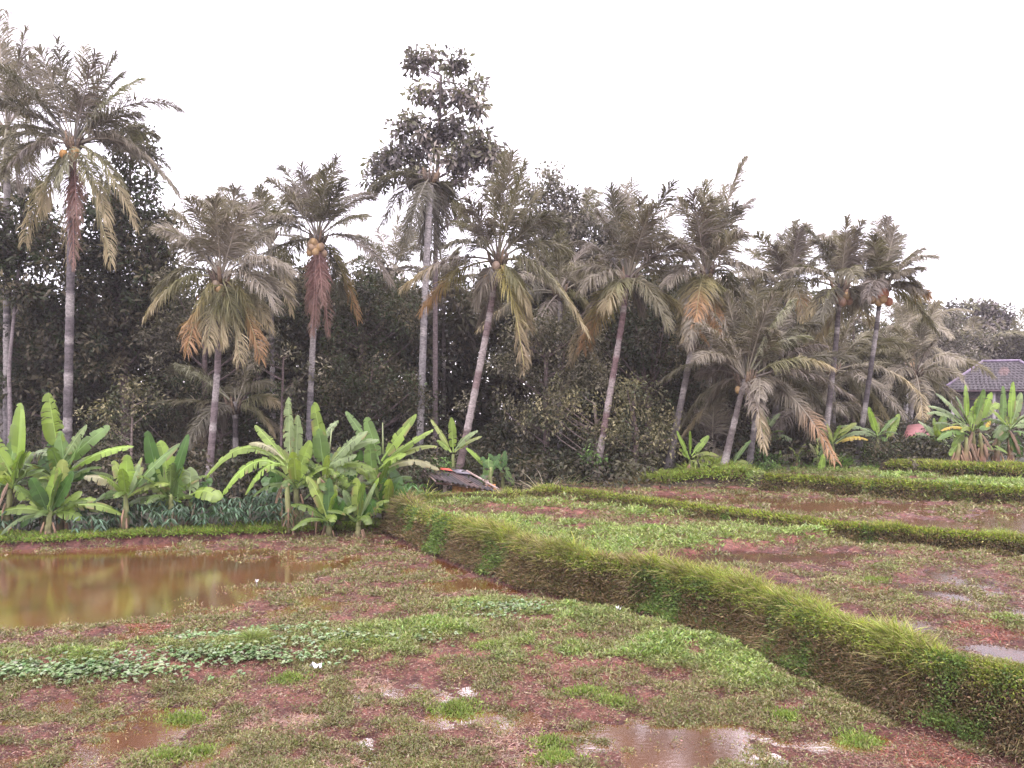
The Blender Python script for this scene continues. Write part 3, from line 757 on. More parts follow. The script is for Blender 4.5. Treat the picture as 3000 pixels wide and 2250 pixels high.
RR = (.20, .105, .09); ORG = (.36, .21, .11); STRAW = (.32, .26, .16)
def palm(label, y, crown, base, R, tips=(), autof=18, tw=(.15, .10), tcol=(.17, .13, .115), nuts=0, nutcol=(.30, .22, .10), dead=(), seed=0,
         leaflen=.74, tone=1.0, mid=None, group='coconut palms standing along the edge of the wood', hang=.8, n=116, width=.027, by=None):
    """crown and base are photo pixels of the growing point and the trunk's foot"""
    global RNG
    RNG = np.random.default_rng(100 + seed)
    c = at(crown[0], crown[1], y)
    yb = y if by is None else by
    b = at(base[0], base[1], yb)
    zg = float(gh(b[0], yb))
    slope = (b - c) / (b[2] - c[2]) if abs(b[2] - c[2]) > .1 else np.zeros(3)
    b = b + slope * (zg - .1 - b[2]); b[2] = zg - .1
    e = empty('coconut_palm', (b[0], b[1], zg), label, 'palm tree', group)
    pts = [b]
    if mid is not None:
        pts.append(at(mid[0], mid[1], (y + yb) / 2))
    pts.append(c + np.array((0, 0, .15)))
    g_ = sum(tcol) / 3; tcol = [(v * .6 + g_ * .4) * .66 for v in tcol]; tw = (tw[0] * .8, tw[1] * .8)
    A = Acc(); trunk_geo(A, pts, tw[0], tw[1], tcol); A.build('trunk', M_BARK, e, True)
    # fibre and boots at the heart
    A = Acc()
    for k in range(16):
        a = RNG.random() * 6.283; q = np.array((math.cos(a), math.sin(a), 0))
        p0 = c + q * .07 - UP * .25; p1 = c + q * (.22 + .15 * RNG.random()) + UP * (.1 + .28 * RNG.random())
        A.tube([p0, (p0 + p1) / 2 + q * .03, p1], [.06, .05, .02], (.10, .075, .055) if k % 3 else (.17, .12, .08), 5)
    A.build('crown_shaft', M_BARK, e)
    k = 0
    def mk(tip, bow, col, tipcol=None, dr=.6, ll=None, dead_=False, name='frond'):
        A = Acc()
        d = unit(np.array(tip) - c); st = c + np.array((d[0] * .12, d[1] * .12, .05 + .1 * d[2]))
        frond_geo(A, st, tip, bow, ll or leaflen, np.array(col) * tone, n, dr, None if tipcol is None else np.array(tipcol) * tone, width, .15, dead_)
        A.build(name, M_FROND, e)
    for tp in tips:
        px, py = tp[0], tp[1]; bow = tp[2] if len(tp) > 2 else .2; kind = tp[3] if len(tp) > 3 else 'g'
        dy = RNG.uniform(-.5, .5) * R
        if kind == 'd' or kind == 'f': dy = -.3 * R * RNG.random()
        tip = at(px, py, y + dy); tip = c + (tip - c) * 1.07
        col = GREENF[RNG.integers(0, 5)]
        if kind == 'o': mk(tip, bow, (.2, .175, .08), ORG, .8)
        elif kind == 'd': mk(tip, bow, RR, (.19, .12, .095), 1.2, leaflen * .6, True, 'dead_frond')
        elif kind == 'y': mk(tip, bow, (.28, .24, .09), (.22, .17, .11), 1.0)
        elif kind == 'f': mk(tip, bow, (.2, .19, .1), STRAW, 1.0)
        elif kind == 'l': mk(tip, bow, (.24, .235, .16), None, .7)
        else: mk(tip, bow, col, None, .35 + 1.2 * max(bow, 0))
    ga = 2.399963; ph0 = RNG.random() * 6.28
    for i in range(autof):
        f = (i + .5) / autof
        el = math.radians(80 - 140 * hang * f - 12 + RNG.normal() * 14)          # upright to hanging
        ph = ph0 + i * ga + RNG.normal() * .2
        rr = R * (.8 + .45 * RNG.random()) * (1.0 if f > .12 else .85)
        tip = c + rr * np.array((math.cos(ph) * math.cos(el), math.sin(ph) * math.cos(el), math.sin(el)))
        bow = .10 + .28 * math.cos(el) * (.6 + .6 * RNG.random())
        tip[2] -= rr * .22 * math.cos(el)
        col = np.array(GREENF[RNG.integers(0, 5)])
        mk(tip, bow, col, ORG if (f > .85 and RNG.random() < .15) else (STRAW if f > .7 and RNG.random() < .5 else None), .3 + .8 * f)
    for j in range(nuts):
        a = -1.57 + RNG.normal() * 1.0; q = np.array((math.cos(a), math.sin(a), 0)); s = .11 + .02 * RNG.random()
        p = c + q * (.20 + .14 * RNG.random()) - UP * (.12 + .38 * RNG.random())
        A = Acc(); th = np.linspace(0, math.pi, 7); A.tube([p + UP * s * 1.15 * math.cos(x) for x in th], [max(.004, s * math.sin(x)) for x in th], nutcol if j % 3 else (.38, .25, .12), 9, False)
        A.build('coconut', M_NUT, e, True)
    return e

P_ = palm
P_('tall coconut palm near the left edge with orange nuts and long red dead frond', 23.5, (215, 425), (198, 1260), 3.3,
   [(275, 175, .1), (120, 165, .12), (20, 215, .15), (400, 245, .22, 'l'), (395, 340, .2), (495, 545, .42), (310, 640, .25, 'f'), (385, 650, .38, 'f'), (0, 520, .3), (80, 690, .32, 'f'), (-40, 400, .25), (318, 745, .2, 'f'), (245, 155, .0), (170, 140, .05), (60, 330, .15), (215, 760, .02, 'd'), (225, 640, .02, 'd'), (-20, 300, .2), (330, 180, .1), (130, 600, .3, 'f'), (90, 200, .1), (390, 440, .3), (175, 520, .1,'l'), (440, 400, .28), (470, 480, .35), (500, 560, .42), (350, 230, .15), (300, 350, .2), (50, 470, .3), (0, 430, .3)],
   4, (.17, .13), (.15, .12, .125), 4, (.5, .27, .08), seed=1, mid=(205, 900), leaflen=.8)
P_('coconut palm cut by the left edge with a tall upright spear above its neighbour', 26.5, (20, 380), (20, 1240), 3.3,
   [(25, 60, 0), (70, 105, .03), (-60, 120, .1), (130, 260, .2), (90, 180, .1), (140, 430, .3), (-120, 300, .2), (60, 620, .3), (-60, 560, .3)], 12, (.16, .12), (.2, .17, .17), seed=2, tone=1.15, leaflen=.8)
P_('smaller coconut palm at far left with pale fronds hanging below its taller neighbours', 29, (-30, 560), (5, 1200), 3.0, [(60, 600, .2, 'f'), (70, 560, .25), (20, 640, .15, 'f')], 10, (.14, .1), (.2, .17, .16), seed=3, tone=1.2)
P_('coconut palm with a skirt of straw tipped fronds over a slim pale trunk', 22.5, (648, 815), (608, 1440), 2.7,
   [(515, 640, .25), (440, 920, .42, 'f'), (555, 1010, .4, 'o'), (650, 990, .2, 'f'), (700, 1040, .3, 'f'), (755, 1030, .38, 'o'), (690, 570, .1), (740, 610, .15), (640, 575, .05), (840, 870, .35), (800, 900, .4), (470, 860, .4), (500, 700, .2), (560, 600, .2), (770, 690, .2), (610, 1000, .3, 'f'), (520, 720, .25), (600, 610, .1), (820, 780, .3), (700, 640, .08), (630, 600, .05), (780, 950, .4, 'f')],
   3, (.13, .10), (.22, .15, .15), 5, (.2, .15, .1), seed=4, mid=(638, 1080), leaflen=.8)
P_('coconut palm with clustered tan nuts above hanging red dead fronds', 25.5, (930, 700), (903, 1320), 3.2,
   [(800, 540, .2), (985, 480, .1), (830, 500, .2), (1075, 575, .3), (1130, 820, .42), (790, 640, .3), (1040, 920, .35, 'o'), (800, 830, .4), (885, 500, .05), (930, 530, .03), (925, 940, .03, 'd'), (905, 900, .05, 'd'), (945, 880, .03, 'd'), (915, 960, .0, 'd'), (1060, 640, .2), (860, 560, .12), (960, 500, .05), (960, 960, .15, 'd'), (1000, 540, .1), (1000, 860, .3), (750, 700, .35)],
   2, (.14, .11), (.2, .17, .18), 16, (.36, .25, .16), seed=5, leaflen=.8)
P_('tallest coconut palm with a speckled white trunk, its dark crown inside the tall leafy tree', 27, (1262, 520), (1233, 1270), 3.2,
   [(1130, 650, .35), (1185, 700, .3), (1235, 740, .12), (1265, 730, .1), (1330, 610, .2), (1345, 660, .35), (1200, 690, .25), (1290, 700, .15), (1240, 690, .1), (1100, 560, .3), (1310, 650, .3)],
   0, (.165, .135), (.32, .28, .28), 0, seed=6, mid=(1243, 900), tone=.8, leaflen=.8)
P_('leaning coconut palm with a bright yellow frond stalk behind the little hut', 22, (1458, 765), (1350, 1345), 3.0,
   [(1500, 470, .02), (1440, 540, .05), (1380, 600, .1), (1250, 900, .3, 'o'), (1330, 720, .3), (1400, 880, .25), (1530, 1050, .32, 'y'), (1700, 960, .42, 'f'), (1570, 580, .1), (1650, 740, .3), (1540, 900, .3, 'f'), (1480, 480, .0), (1530, 500, .05), (1345, 620, .12), (1600, 640, .15), (1420, 940, .2), (1540, 950, .4, 'y'), (1640, 870, .35), (1350, 660, .2)],
   2, (.14, .10), (.26, .16, .15), 4, (.3, .22, .16), seed=7, mid=(1432, 940), leaflen=.8)
P_('leaning coconut palm with orange tipped fronds on both sides of a reddish trunk', 23.5, (1838, 820), (1745, 1400), 3.0,
   [(1830, 560, .02), (1850, 545, .0), (1880, 600, .05), (1790, 570, .1), (1990, 610, .2), (1715, 1010, .3, 'o'), (2050, 985, .22, 'o'), (1710, 850, .4), (1700, 800, .3), (1960, 560, .15), (1905, 620, .1), (1760, 640, .15), (1950, 950, .38), (1700, 720, .25), (2010, 760, .3), (1780, 900, .4, 'f'), (2080, 890, .4), (1870, 900, .3), (1810, 580, .05), (1940, 700, .2)],
   2, (.13, .10), (.25, .13, .13), seed=8, mid=(1825, 930), leaflen=.8)
P_('ragged topped coconut palm with pale ringed trunk leaning right of the dense bush', 24, (2068, 800), (1950, 1412), 3.1,
   [(2070, 550, .0), (2060, 560, .03), (2120, 560, .1), (1995, 600, .15), (2190, 600, .15), (2170, 690, .15), (1970, 700, .2), (2030, 580, .08), (2150, 620, .15), (2100, 950, .3, 'o'), (2000, 900, .35, 'f'), (2160, 880, .4), (2190, 790, .3), (1960, 830, .35), (2090, 600, .05), (2130, 700, .2), (2040, 930, .3, 'o'), (2130, 990, .4, 'f')],
   3, (.13, .10), (.22, .18, .17), seed=9, mid=(2035, 980), leaflen=.8, tone=1.05)
P_('thin straight palm trunk behind the ragged coconut palm', 29, (2085, 900), (2080, 1270), 2.6, [], 12, (.09, .07), (.3, .26, .22), seed=10, tone=1.05)
P_('full crowned coconut palm on a leaning ring scarred trunk, front of the right hand group', 22.8, (2185, 1115), (2112, 1402), 2.7,
   [(2180, 860, .1), (2260, 880, .15), (2380, 960, .3), (2420, 1080, .35, 'f'), (2010, 1020, .25), (2100, 940, .2), (2060, 1100, .3), (2130, 880, .1), (2310, 900, .2, 'l'), (2350, 1000, .35, 'l'), (2220, 850, .05), (2050, 960, .2), (2300, 1150, .4), (2080, 1180, .4), (2240, 930, .05), (2160, 920, .05)],
   6, (.115, .09), (.22, .17, .155), 6, (.2, .16, .13), seed=11, mid=(2165, 1180), leaflen=.64)
P_('second leaning coconut palm close to the right of the full crowned one', 23.6, (2228, 1120), (2190, 1402), 2.6,
   [(2200, 900, .1), (2300, 920, .2), (2400, 1020, .3), (2330, 1190, .4), (2260, 880, .1), (2150, 1000, .2)], 10, (.11, .085), (.19, .16, .155), seed=12, leaflen=.64)
P_('windblown coconut palm crown behind the two leaning ones, on a pale hidden trunk', 28, (2310, 850), (2262, 1300), 2.9,
   [(2330, 665, .12), (2340, 680, .1), (2310, 680, .1), (2200, 740, .2), (2225, 700, .2), (2190, 850, .3), (2270, 730, .1), (2420, 760, .25), (2350, 900, .4, 'o'), (2290, 700, .1)], 10, (.13, .1), (.26, .22, .2), seed=13, tone=1.15)
P_('coconut palm with nuts on dark leaning trunk, left one of the tall right pair', 24.5, (2462, 845), (2412, 1330), 2.5,
   [(2375, 690, .25), (2410, 700, .15), (2480, 655, .02), (2520, 665, .08), (2540, 740, .2), (2560, 800, .25), (2340, 790, .3), (2380, 910, .35, 'f'), (2500, 690, .05), (2450, 690, .05), (2550, 740, .25), (2400, 950, .4), (2530, 900, .4)], 7, (.115, .09), (.16, .125, .125), 8, (.32, .2, .14), seed=14, mid=(2450, 1000), leaflen=.64)
P_('rightmost tall coconut palm with orange flower stalks on a thin dark trunk', 24.8, (2582, 845), (2508, 1370), 2.4,
   [(2570, 660, .05), (2600, 650, .05), (2640, 700, .12), (2690, 740, .15), (2690, 790, .2), (2560, 700, .05), (2710, 860, .12, 'o'), (2620, 680, .05), (2690, 850, .25), (2545, 720, .1), (2500, 870, .3), (2650, 800, .2)], 7, (.10, .08), (.13, .105, .11), 8, (.42, .18, .1), seed=15, mid=(2566, 980), leaflen=.64)
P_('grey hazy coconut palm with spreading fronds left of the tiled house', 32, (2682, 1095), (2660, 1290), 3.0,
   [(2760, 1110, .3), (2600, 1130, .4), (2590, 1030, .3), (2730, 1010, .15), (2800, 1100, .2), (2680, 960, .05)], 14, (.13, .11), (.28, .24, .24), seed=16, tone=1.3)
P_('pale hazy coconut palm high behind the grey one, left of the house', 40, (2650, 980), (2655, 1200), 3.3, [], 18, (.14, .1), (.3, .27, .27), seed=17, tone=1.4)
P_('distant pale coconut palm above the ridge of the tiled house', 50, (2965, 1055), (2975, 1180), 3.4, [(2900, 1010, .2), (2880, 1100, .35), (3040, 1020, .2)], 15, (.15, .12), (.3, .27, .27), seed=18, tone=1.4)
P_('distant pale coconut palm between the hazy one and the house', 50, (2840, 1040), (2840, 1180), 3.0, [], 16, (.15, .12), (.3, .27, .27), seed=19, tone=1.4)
P_('short bushy palm with green heart under the right hand group', 26.5, (2365, 1210), (2360, 1340), 2.2, [(2370, 1010, .02), (2340, 1030, .05), (2400, 1040, .05)], 16, (.14, .12), (.1, .08, .07), seed=20, tone=.95)
P_('young green palm with upright fronds right of the dense bush', 25.5, (2085, 1330), (2085, 1400), 1.9, [(2050, 1220, .05), (2090, 1200, .02), (2130, 1240, .08)], 10, (.1, .08), (.1, .08, .07), seed=21, hang=.5)
P_('distant palm spears rising above the wood left of the speckled trunk', 36, (1150, 800), (1150, 1200), 3.3, [(1165, 650, .02), (1110, 680, .1), (1060, 700, .2), (1200, 690, .1), (1230, 720, .2)], 10, (.14, .1), seed=22, tone=1.2)
P_('distant yellowish palm crown showing above the wood right of centre', 36, (1700, 680), (1700, 1200), 3.2, [(1720, 560, .1), (1750, 600, .2), (1640, 610, .2)], 12, (.14, .1), (.2, .17, .15), seed=23, tone=1.25)
P_('young green palm top peeping above the dark wood right of the speckled trunk', 33, (1300, 850), (1300, 1200), 2.6, [(1290, 720, .05), (1330, 750, .1), (1250, 760, .1)], 10, (.12, .1), seed=24)
P_('dark low palm in the shade left of centre with one pale stiff frond', 25.5, (690, 1190), (690, 1400), 2.5, [(535, 1080, .12, 'l'), (470, 1180, .05), (800, 1180, .35, 'f'), (790, 1260, .4, 'f'), (560, 1230, .2)], 7, (.13, .11), (.12, .09, .09), seed=25)
P_('palm with arching grey fronds between the two tall leaning palms at right', 30, (2440, 1090), (2440, 1300), 3.0, [(2560, 980, .3), (2380, 950, .25), (2530, 1110, .3), (2330, 1050, .3)], 13, (.13, .11), (.2, .17, .16), seed=26, tone=1.15)
P_('palm seen behind the skirted one, left of the nut bearing palm', 29, (790, 690), (800, 1200), 3.0, [(700, 600, .2), (760, 560, .1), (690, 740, .3), (850, 640, .2)], 13, (.13, .1), (.17, .14, .14), seed=27, tone=1.1)
P_('palm with hanging grey fronds between centre palms, in front of the tall leafy wood', 28, (1640, 860), (1640, 1250), 2.9, [(1700, 1000, .35, 'f'), (1560, 740, .25), (1720, 900, .35, 'f'), (1640, 700, .05)], 13, (.12, .1), (.17, .14, .14), seed=28, tone=1.1)
P_('palm with arching fronds filling the gap left of the windblown one', 29, (2200, 960), (2210, 1280), 2.9, [(2120, 900, .2), (2140, 1040, .35), (2210, 800, .05), (2280, 860, .2)], 13, (.12, .1), (.2, .17, .16), seed=29, tone=1.15)

# ------------------------------------------------------------------ broad leaved trees
TG = dict(dark=[(.058, .055, .032), (.08, .068, .045), (.04, .046, .025), (.11, .095, .06), (.05, .068, .03)],
          olive=[(.16, .145, .10), (.11, .10, .07), (.20, .18, .13), (.08, .08, .05)],
          grey=[(.16, .14, .12), (.12, .105, .09), (.20, .18, .155), (.09, .085, .07)],
          purple=[(.14, .12, .12), (.10, .09, .09), (.19, .165, .15), (.14, .135, .09)],
          fresh=[(.10, .17, .05), (.14, .22, .07), (.07, .12, .04)],
          tan=[(.26, .23, .13), (.19, .17, .10), (.13, .125, .07), (.08, .09, .05)])
def crown_leaves(A, blobs, y, lsize, cols, dens=1.0, depth=1.0, droop=.3, csize=.34, per=26, ysp=None):
    """blobs: (px, py, rx px, ry px[, dy]) leaf clumps through a crown's volume"""
    centers = []
    for bl in blobs:
        px, py, rx, ry = bl[:4]; dy = bl[4] if len(bl) > 4 else 0
        c = at(px, py, y + dy); r = np.array((rx * PX * y, (rx + ry) / 2 * PX * y * depth, ry * PX * y))
        k = int(max(4, dens * 3.4 * (r[0] * r[2]) ** 1.0 / csize ** 2 * (.8 + .5 * r[1])))
        u = unit(RNG.normal(size=(k, 3))) * (RNG.random((k, 1)) ** .45)
        centers.append(c + u * r)
    Cn = np.concatenate(centers); k = len(Cn)
    # clumps: push out those in noise holes
    hole = fbm(Cn[:, 0] * 1.1 + Cn[:, 1] * .5, Cn[:, 2] * 1.1 + 31, 3)
    Cn = Cn[hole > .33]; k = len(Cn)
    ctone = np.clip(1 + .30 * RNG.normal(size=k), .5, 1.8)
    cc = RNG.integers(0, len(cols), k)
    out = unit(RNG.normal(size=(k * per, 3)) + np.array((0, 0, .25)))
    P = np.repeat(Cn, per, 0) + out * (csize * RNG.random((k * per, 1)) ** .6)
    D = unit(out + RNG.normal(size=out.shape) * .5 - np.array((0, 0, droop)))
    n = len(P)
    ln = lsize * (.7 + .6 * RNG.random(n))
    C = np.array(cols)[np.repeat(cc, per)] * np.repeat(ctone, per)[:, None] * (.8 + .4 * RNG.random((n, 1)))
    V, Q, CC = leaves(P, D, ln, ln * .42, C)
    A.add(V, CC, None, Q)
    return Cn
def limbs(A, Pt, Cn, n, r, col):
    if len(Cn) == 0: return
    idx = RNG.choice(len(Cn), min(n, len(Cn)), replace=False)
    for i in idx:
        e = Cn[i]; hd = np.hypot(*(e - Pt[len(Pt) // 2])[:2]); j = int(np.argmin(np.abs(Pt[len(Pt) // 4:, 2] - (e[2] - .7 * hd)))) + len(Pt) // 4; start = Pt[j]
        dd = np.linalg.norm(e - start); m = (start + e) / 2 + RNG.normal(size=3) * .05 * dd - np.array((0, 0, .08 * dd))
        t = np.linspace(0, 1, 8)
        A.tube(bez(start, m, e, t), np.linspace(r, r * .22, 8), col, 5, False)
def tree(label, y, blobs, trunk, cols='dark', lsize=.15, dens=1.0, tw=.16, tcol=(.12, .09, .085), seed=0, per=26, csize=.34, nl=14, group='broad leaved trees of the wood', name='broadleaf_tree', depth=1.0, droop=.3, cat='tree', lift=0):
    global RNG
    RNG = np.random.default_rng(900 + seed)
    pts = [at(px, py, y) for px, py in trunk]
    zg = float(gh(pts[0][0], y)); b = pts[0].copy(); b[2] = zg - .1
    if pts[0][2] > zg + .05: pts = [b] + pts
    else: pts[0][2] = zg - .1
    e = empty(name, (pts[0][0], y, zg), label, cat, group)
    A = Acc(); Cn = crown_leaves(A, blobs, y, lsize, TG[cols], dens, depth, droop, csize, per); A.build('crown', M_LEAF, e)
    B = Acc(); P = trunk_geo(B, pts, tw, tw * .45, tcol, False)
    limbs(B, P, Cn, nl, tw * .3, tcol)
    B.build('trunk', M_BARK, e, True)
    return e
T_ = tree
T_('leafy tree on a thin leaning trunk at the left edge', 26, [(60, 640, 90, 60), (30, 760, 110, 80), (150, 720, 60, 90), (90, 850, 90, 50), (-60, 700, 120, 120)], [(30, 1200), (25, 1080), (70, 640)], 'dark', .21, 1.6, .09, (.2, .17, .17), seed=1)
T_('tall dark tree behind the tall coconut palm at left, round topped against the sky', 29, [(400, 470, 60, 110), (350, 620, 110, 100), (450, 690, 60, 110), (300, 760, 120, 90), (430, 850, 90, 110), (350, 960, 130, 90), (480, 800, 40, 60)], [(370, 1200), (340, 800), (370, 600)], 'dark', .22, 2.0, .2, seed=2)
T_('dark leafy tree between the two leftmost trunks', 27.5, [(150, 930, 120, 80), (230, 850, 70, 70), (60, 1010, 130, 80), (230, 1040, 130, 90), (120, 1130, 150, 80)], [(130, 1300), (150, 950)], 'dark', .2, 1.8, .15, seed=3)
T_('tan leaved small tree standing behind the left bananas', 24.5, [(390, 1120, 60, 50), (360, 1190, 60, 50), (430, 1160, 50, 50), (310, 1250, 80, 60)], [(385, 1440), (385, 1300), (390, 1150)], 'tan', .13, 1.0, .06, (.2, .16, .14), seed=4)
T_('dark tree filling the gap behind the skirted palm', 28, [(560, 830, 90, 90), (600, 960, 120, 100), (500, 1020, 90, 100), (720, 960, 100, 90), (700, 860, 80, 60)], [(600, 1300), (600, 1000)], 'olive', .15, 1.1, .18, seed=5)
T_('shaded tree low in the wood left of centre', 27, [(500, 1200, 120, 110), (650, 1200, 120, 110), (780, 1130, 100, 100), (840, 1250, 100, 100)], [(640, 1430), (650, 1250)], 'dark', .14, .9, .15, seed=6)
T_('small leafy branch tree hanging over the shade right of the slim pale trunk', 24.5, [(830, 1010, 60, 40), (880, 1080, 70, 40), (780, 1060, 60, 40), (860, 1150, 50, 30)], [(820, 1420), (830, 1050)], 'olive', .16, .8, .07, seed=7)
T_('rounded dark tree behind the palm with hanging red fronds', 30, [(1090, 850, 110, 70), (1010, 940, 110, 90), (1150, 940, 110, 90), (1060, 1060, 150, 100), (900, 880, 80, 80)], [(1060, 1300), (1060, 1000)], 'dark', .15, 1.1, .2, seed=8)
T_('dense dark tree above the central bananas', 27, [(1000, 1120, 120, 80), (1130, 1130, 120, 90), (1060, 1200, 150, 90), (1200, 1180, 90, 90), (1190, 900, 60, 80)], [(1080, 1400), (1080, 1150)], 'dark', .14, 1.1, .18, seed=9)
T_('tallest tree, thin and airy with large purple grey leaves rising far above the wood', 28,
   [(1210, 190, 32, 40), (1265, 165, 22, 28), (1325, 175, 32, 34), (1345, 205, 26, 20), (1225, 275, 34, 32), (1290, 260, 40, 24), (1400, 245, 38, 18), (1350, 290, 50, 30), (1270, 295, 36, 24), (1400, 320, 30, 36), (1195, 365, 50, 40), (1255, 400, 70, 50), (1340, 380, 50, 40), (1400, 400, 30, 40), (1180, 460, 80, 36), (1290, 460, 100, 44), (1380, 450, 60, 40), (1120, 500, 45, 30), (1100, 540, 34, 20), (1440, 440, 40, 36), (1455, 480, 34, 30), (1240, 520, 80, 34), (1430, 540, 24, 30), (1140, 460, 30, 20), (1320, 520, 50, 26)],
   [(1275, 1250), (1275, 700), (1282, 480), (1288, 330), (1292, 220)], 'purple', .25, 1.75, .11, (.15, .12, .12), seed=10, per=24, csize=.32, nl=44, depth=.8, droop=.6)
T_('pinkish grey tree rising to a point right of the leaning palm', 31, [(1610, 515, 38, 30), (1570, 570, 60, 40), (1640, 590, 60, 50), (1700, 660, 90, 50), (1620, 690, 100, 60), (1560, 640, 60, 60), (1780, 690, 60, 50), (1720, 760, 90, 60), (1600, 800, 110, 70), (1780, 800, 70, 80)], [(1640, 1250), (1650, 900), (1620, 640)], 'grey', .19, 2.0, .18, seed=11, per=24)
T_('brown green tree in the middle of the wood below the leaning palm', 26, [(1560, 960, 110, 70), (1650, 1000, 120, 80), (1500, 1080, 110, 80), (1620, 1120, 130, 80), (1420, 1180, 90, 60), (1740, 1080, 90, 80), (1560, 1230, 110, 60)], [(1600, 1430), (1600, 1200), (1600, 1050)], 'olive', .13, 1.25, .16, seed=12)
T_('broad light brown tree with a branchy trunk standing at the bund behind the reeds', 24, [(1530, 1180, 100, 45), (1600, 1230, 100, 45), (1690, 1200, 90, 60), (1620, 1150, 100, 40), (1780, 1260, 80, 60), (1720, 1290, 60, 40)], [(1735, 1425), (1745, 1340), (1750, 1260), (1740, 1180)], 'tan', .12, 1.1, .10, (.2, .16, .14), seed=13, nl=20)
T_('dense light brown bush tree right of the reddish trunk, low over the bund', 23.5, [(1860, 1180, 90, 70), (1930, 1230, 60, 70), (1830, 1270, 100, 60), (1910, 1310, 70, 60), (1850, 1130, 60, 40)], [(1860, 1420), (1865, 1250)], 'tan', .12, 1.15, .12, seed=14, nl=14)
T_('dark tree behind the light brown bush', 28, [(1880, 1020, 110, 90), (1990, 1080, 90, 90), (1930, 1180, 110, 90), (1780, 950, 90, 80), (2030, 1230, 80, 110), (1900, 900, 80, 60)], [(1900, 1400), (1900, 1150)], 'dark', .15, 1.1, .18, seed=15)
T_('dark tree behind the group of palms at right', 32, [(2130, 1000, 120, 100), (2250, 1040, 120, 100), (2180, 1150, 130, 110), (2350, 1060, 110, 110), (2300, 1200, 150, 90), (2130, 1280, 100, 80)], [(2200, 1380), (2200, 1100)], 'olive', .17, 1.9, .2, seed=16)
T_('small crowned tree just left of the leaning trunks at right', 24, [(2330, 1360, 0.1, .1), (2250, 1340, 60, 30), (2300, 1370, 50, 22)], [(2280, 1405), (2280, 1370)], 'fresh', .11, 1.0, .04, seed=17, group='low bushes along the field edge', name='bush', cat='bush', csize=.2)
T_('tree behind the two tall leaning palms at right', 34, [(2450, 900, 80, 50), (2480, 980, 110, 70), (2560, 1030, 90, 80), (2440, 1100, 130, 90), (2560, 1150, 110, 90)], [(2470, 1350), (2480, 1050)], 'olive', .18, 1.9, .2, seed=18)
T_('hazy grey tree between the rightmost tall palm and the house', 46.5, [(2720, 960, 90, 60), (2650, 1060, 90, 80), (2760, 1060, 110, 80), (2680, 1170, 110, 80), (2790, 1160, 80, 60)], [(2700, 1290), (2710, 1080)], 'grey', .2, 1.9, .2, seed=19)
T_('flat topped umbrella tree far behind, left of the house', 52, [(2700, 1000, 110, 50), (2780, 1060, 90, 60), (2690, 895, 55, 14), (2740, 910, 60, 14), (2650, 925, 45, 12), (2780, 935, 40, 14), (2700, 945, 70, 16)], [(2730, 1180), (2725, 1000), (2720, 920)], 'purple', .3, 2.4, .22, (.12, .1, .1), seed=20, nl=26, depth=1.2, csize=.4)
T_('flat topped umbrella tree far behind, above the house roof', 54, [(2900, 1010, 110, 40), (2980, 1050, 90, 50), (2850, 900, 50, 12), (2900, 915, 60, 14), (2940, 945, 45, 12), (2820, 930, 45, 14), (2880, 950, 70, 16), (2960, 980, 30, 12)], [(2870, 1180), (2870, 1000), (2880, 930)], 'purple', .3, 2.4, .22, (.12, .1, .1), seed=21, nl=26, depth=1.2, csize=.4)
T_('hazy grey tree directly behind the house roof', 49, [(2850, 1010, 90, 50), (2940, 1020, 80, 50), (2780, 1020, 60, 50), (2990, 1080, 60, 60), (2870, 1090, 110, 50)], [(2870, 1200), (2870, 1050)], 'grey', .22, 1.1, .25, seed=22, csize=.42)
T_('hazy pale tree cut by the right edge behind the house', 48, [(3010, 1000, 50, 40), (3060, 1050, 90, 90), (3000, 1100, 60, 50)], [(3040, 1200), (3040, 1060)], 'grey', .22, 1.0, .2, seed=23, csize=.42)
T_('small tree top above the wood just left of the second tall palm at right', 33, [(2500, 880, 40, 26), (2540, 910, 40, 30), (2460, 880, 30, 20)], [(2500, 1250), (2500, 950)], 'dark', .18, 1.0, .1, seed=24)
T_('bright leafy mango sapling over the little hut roof', 22.4, [(1310, 1365, 40, 24), (1345, 1385, 45, 28), (1380, 1405, 40, 26), (1300, 1390, 30, 24), (1400, 1420, 25, 15)], [(1345, 1440), (1345, 1390)], 'fresh', .13, 1.2, .05, seed=25, group='low bushes along the field edge', name='bush', cat='bush', csize=.2, per=22, droop=.7)
T_('dark leafy shrub left of the little hut', 20.5, [(1230, 1390, 50, 40), (1270, 1420, 40, 35), (1200, 1440, 50, 35), (1250, 1360, 40, 25)], [(1235, 1480), (1235, 1400)], 'dark', .12, 1.1, .04, seed=26, group='low bushes along the field edge', name='bush', cat='bush', csize=.22)
T_('round dark green bush on the bank left of the banana clump', 23.8, [(2580, 1320, 50, 40), (2620, 1340, 60, 36), (2570, 1360, 50, 26), (2680, 1360, 50, 28), (2640, 1300, 30, 20)], [(2610, 1390), (2610, 1330)], 'dark', .09, 1.5, .05, seed=27, group='low bushes along the field edge', name='bush', cat='bush', csize=.2, per=30)
T_('small fresh green bush at the corner where the dark bank begins', 22.8, [(2215, 1390, 26, 26), (2245, 1370, 26, 20), (2200, 1410, 24, 14)], [(2220, 1420), (2220, 1390)], 'fresh', .09, 1.4, .03, seed=28, group='low bushes along the field edge', name='bush', cat='bush', csize=.14, per=22)
T_('green leafed sucker bush round the branchy trunk behind the reeds', 23.2, [(1735, 1335, 32, 20), (1760, 1350, 26, 16), (1715, 1350, 20, 16)], [(1735, 1420), (1735, 1350)], 'fresh', .12, 1.1, .03, seed=29, group='low bushes along the field edge', name='bush', cat='bush', csize=.18, per=18)

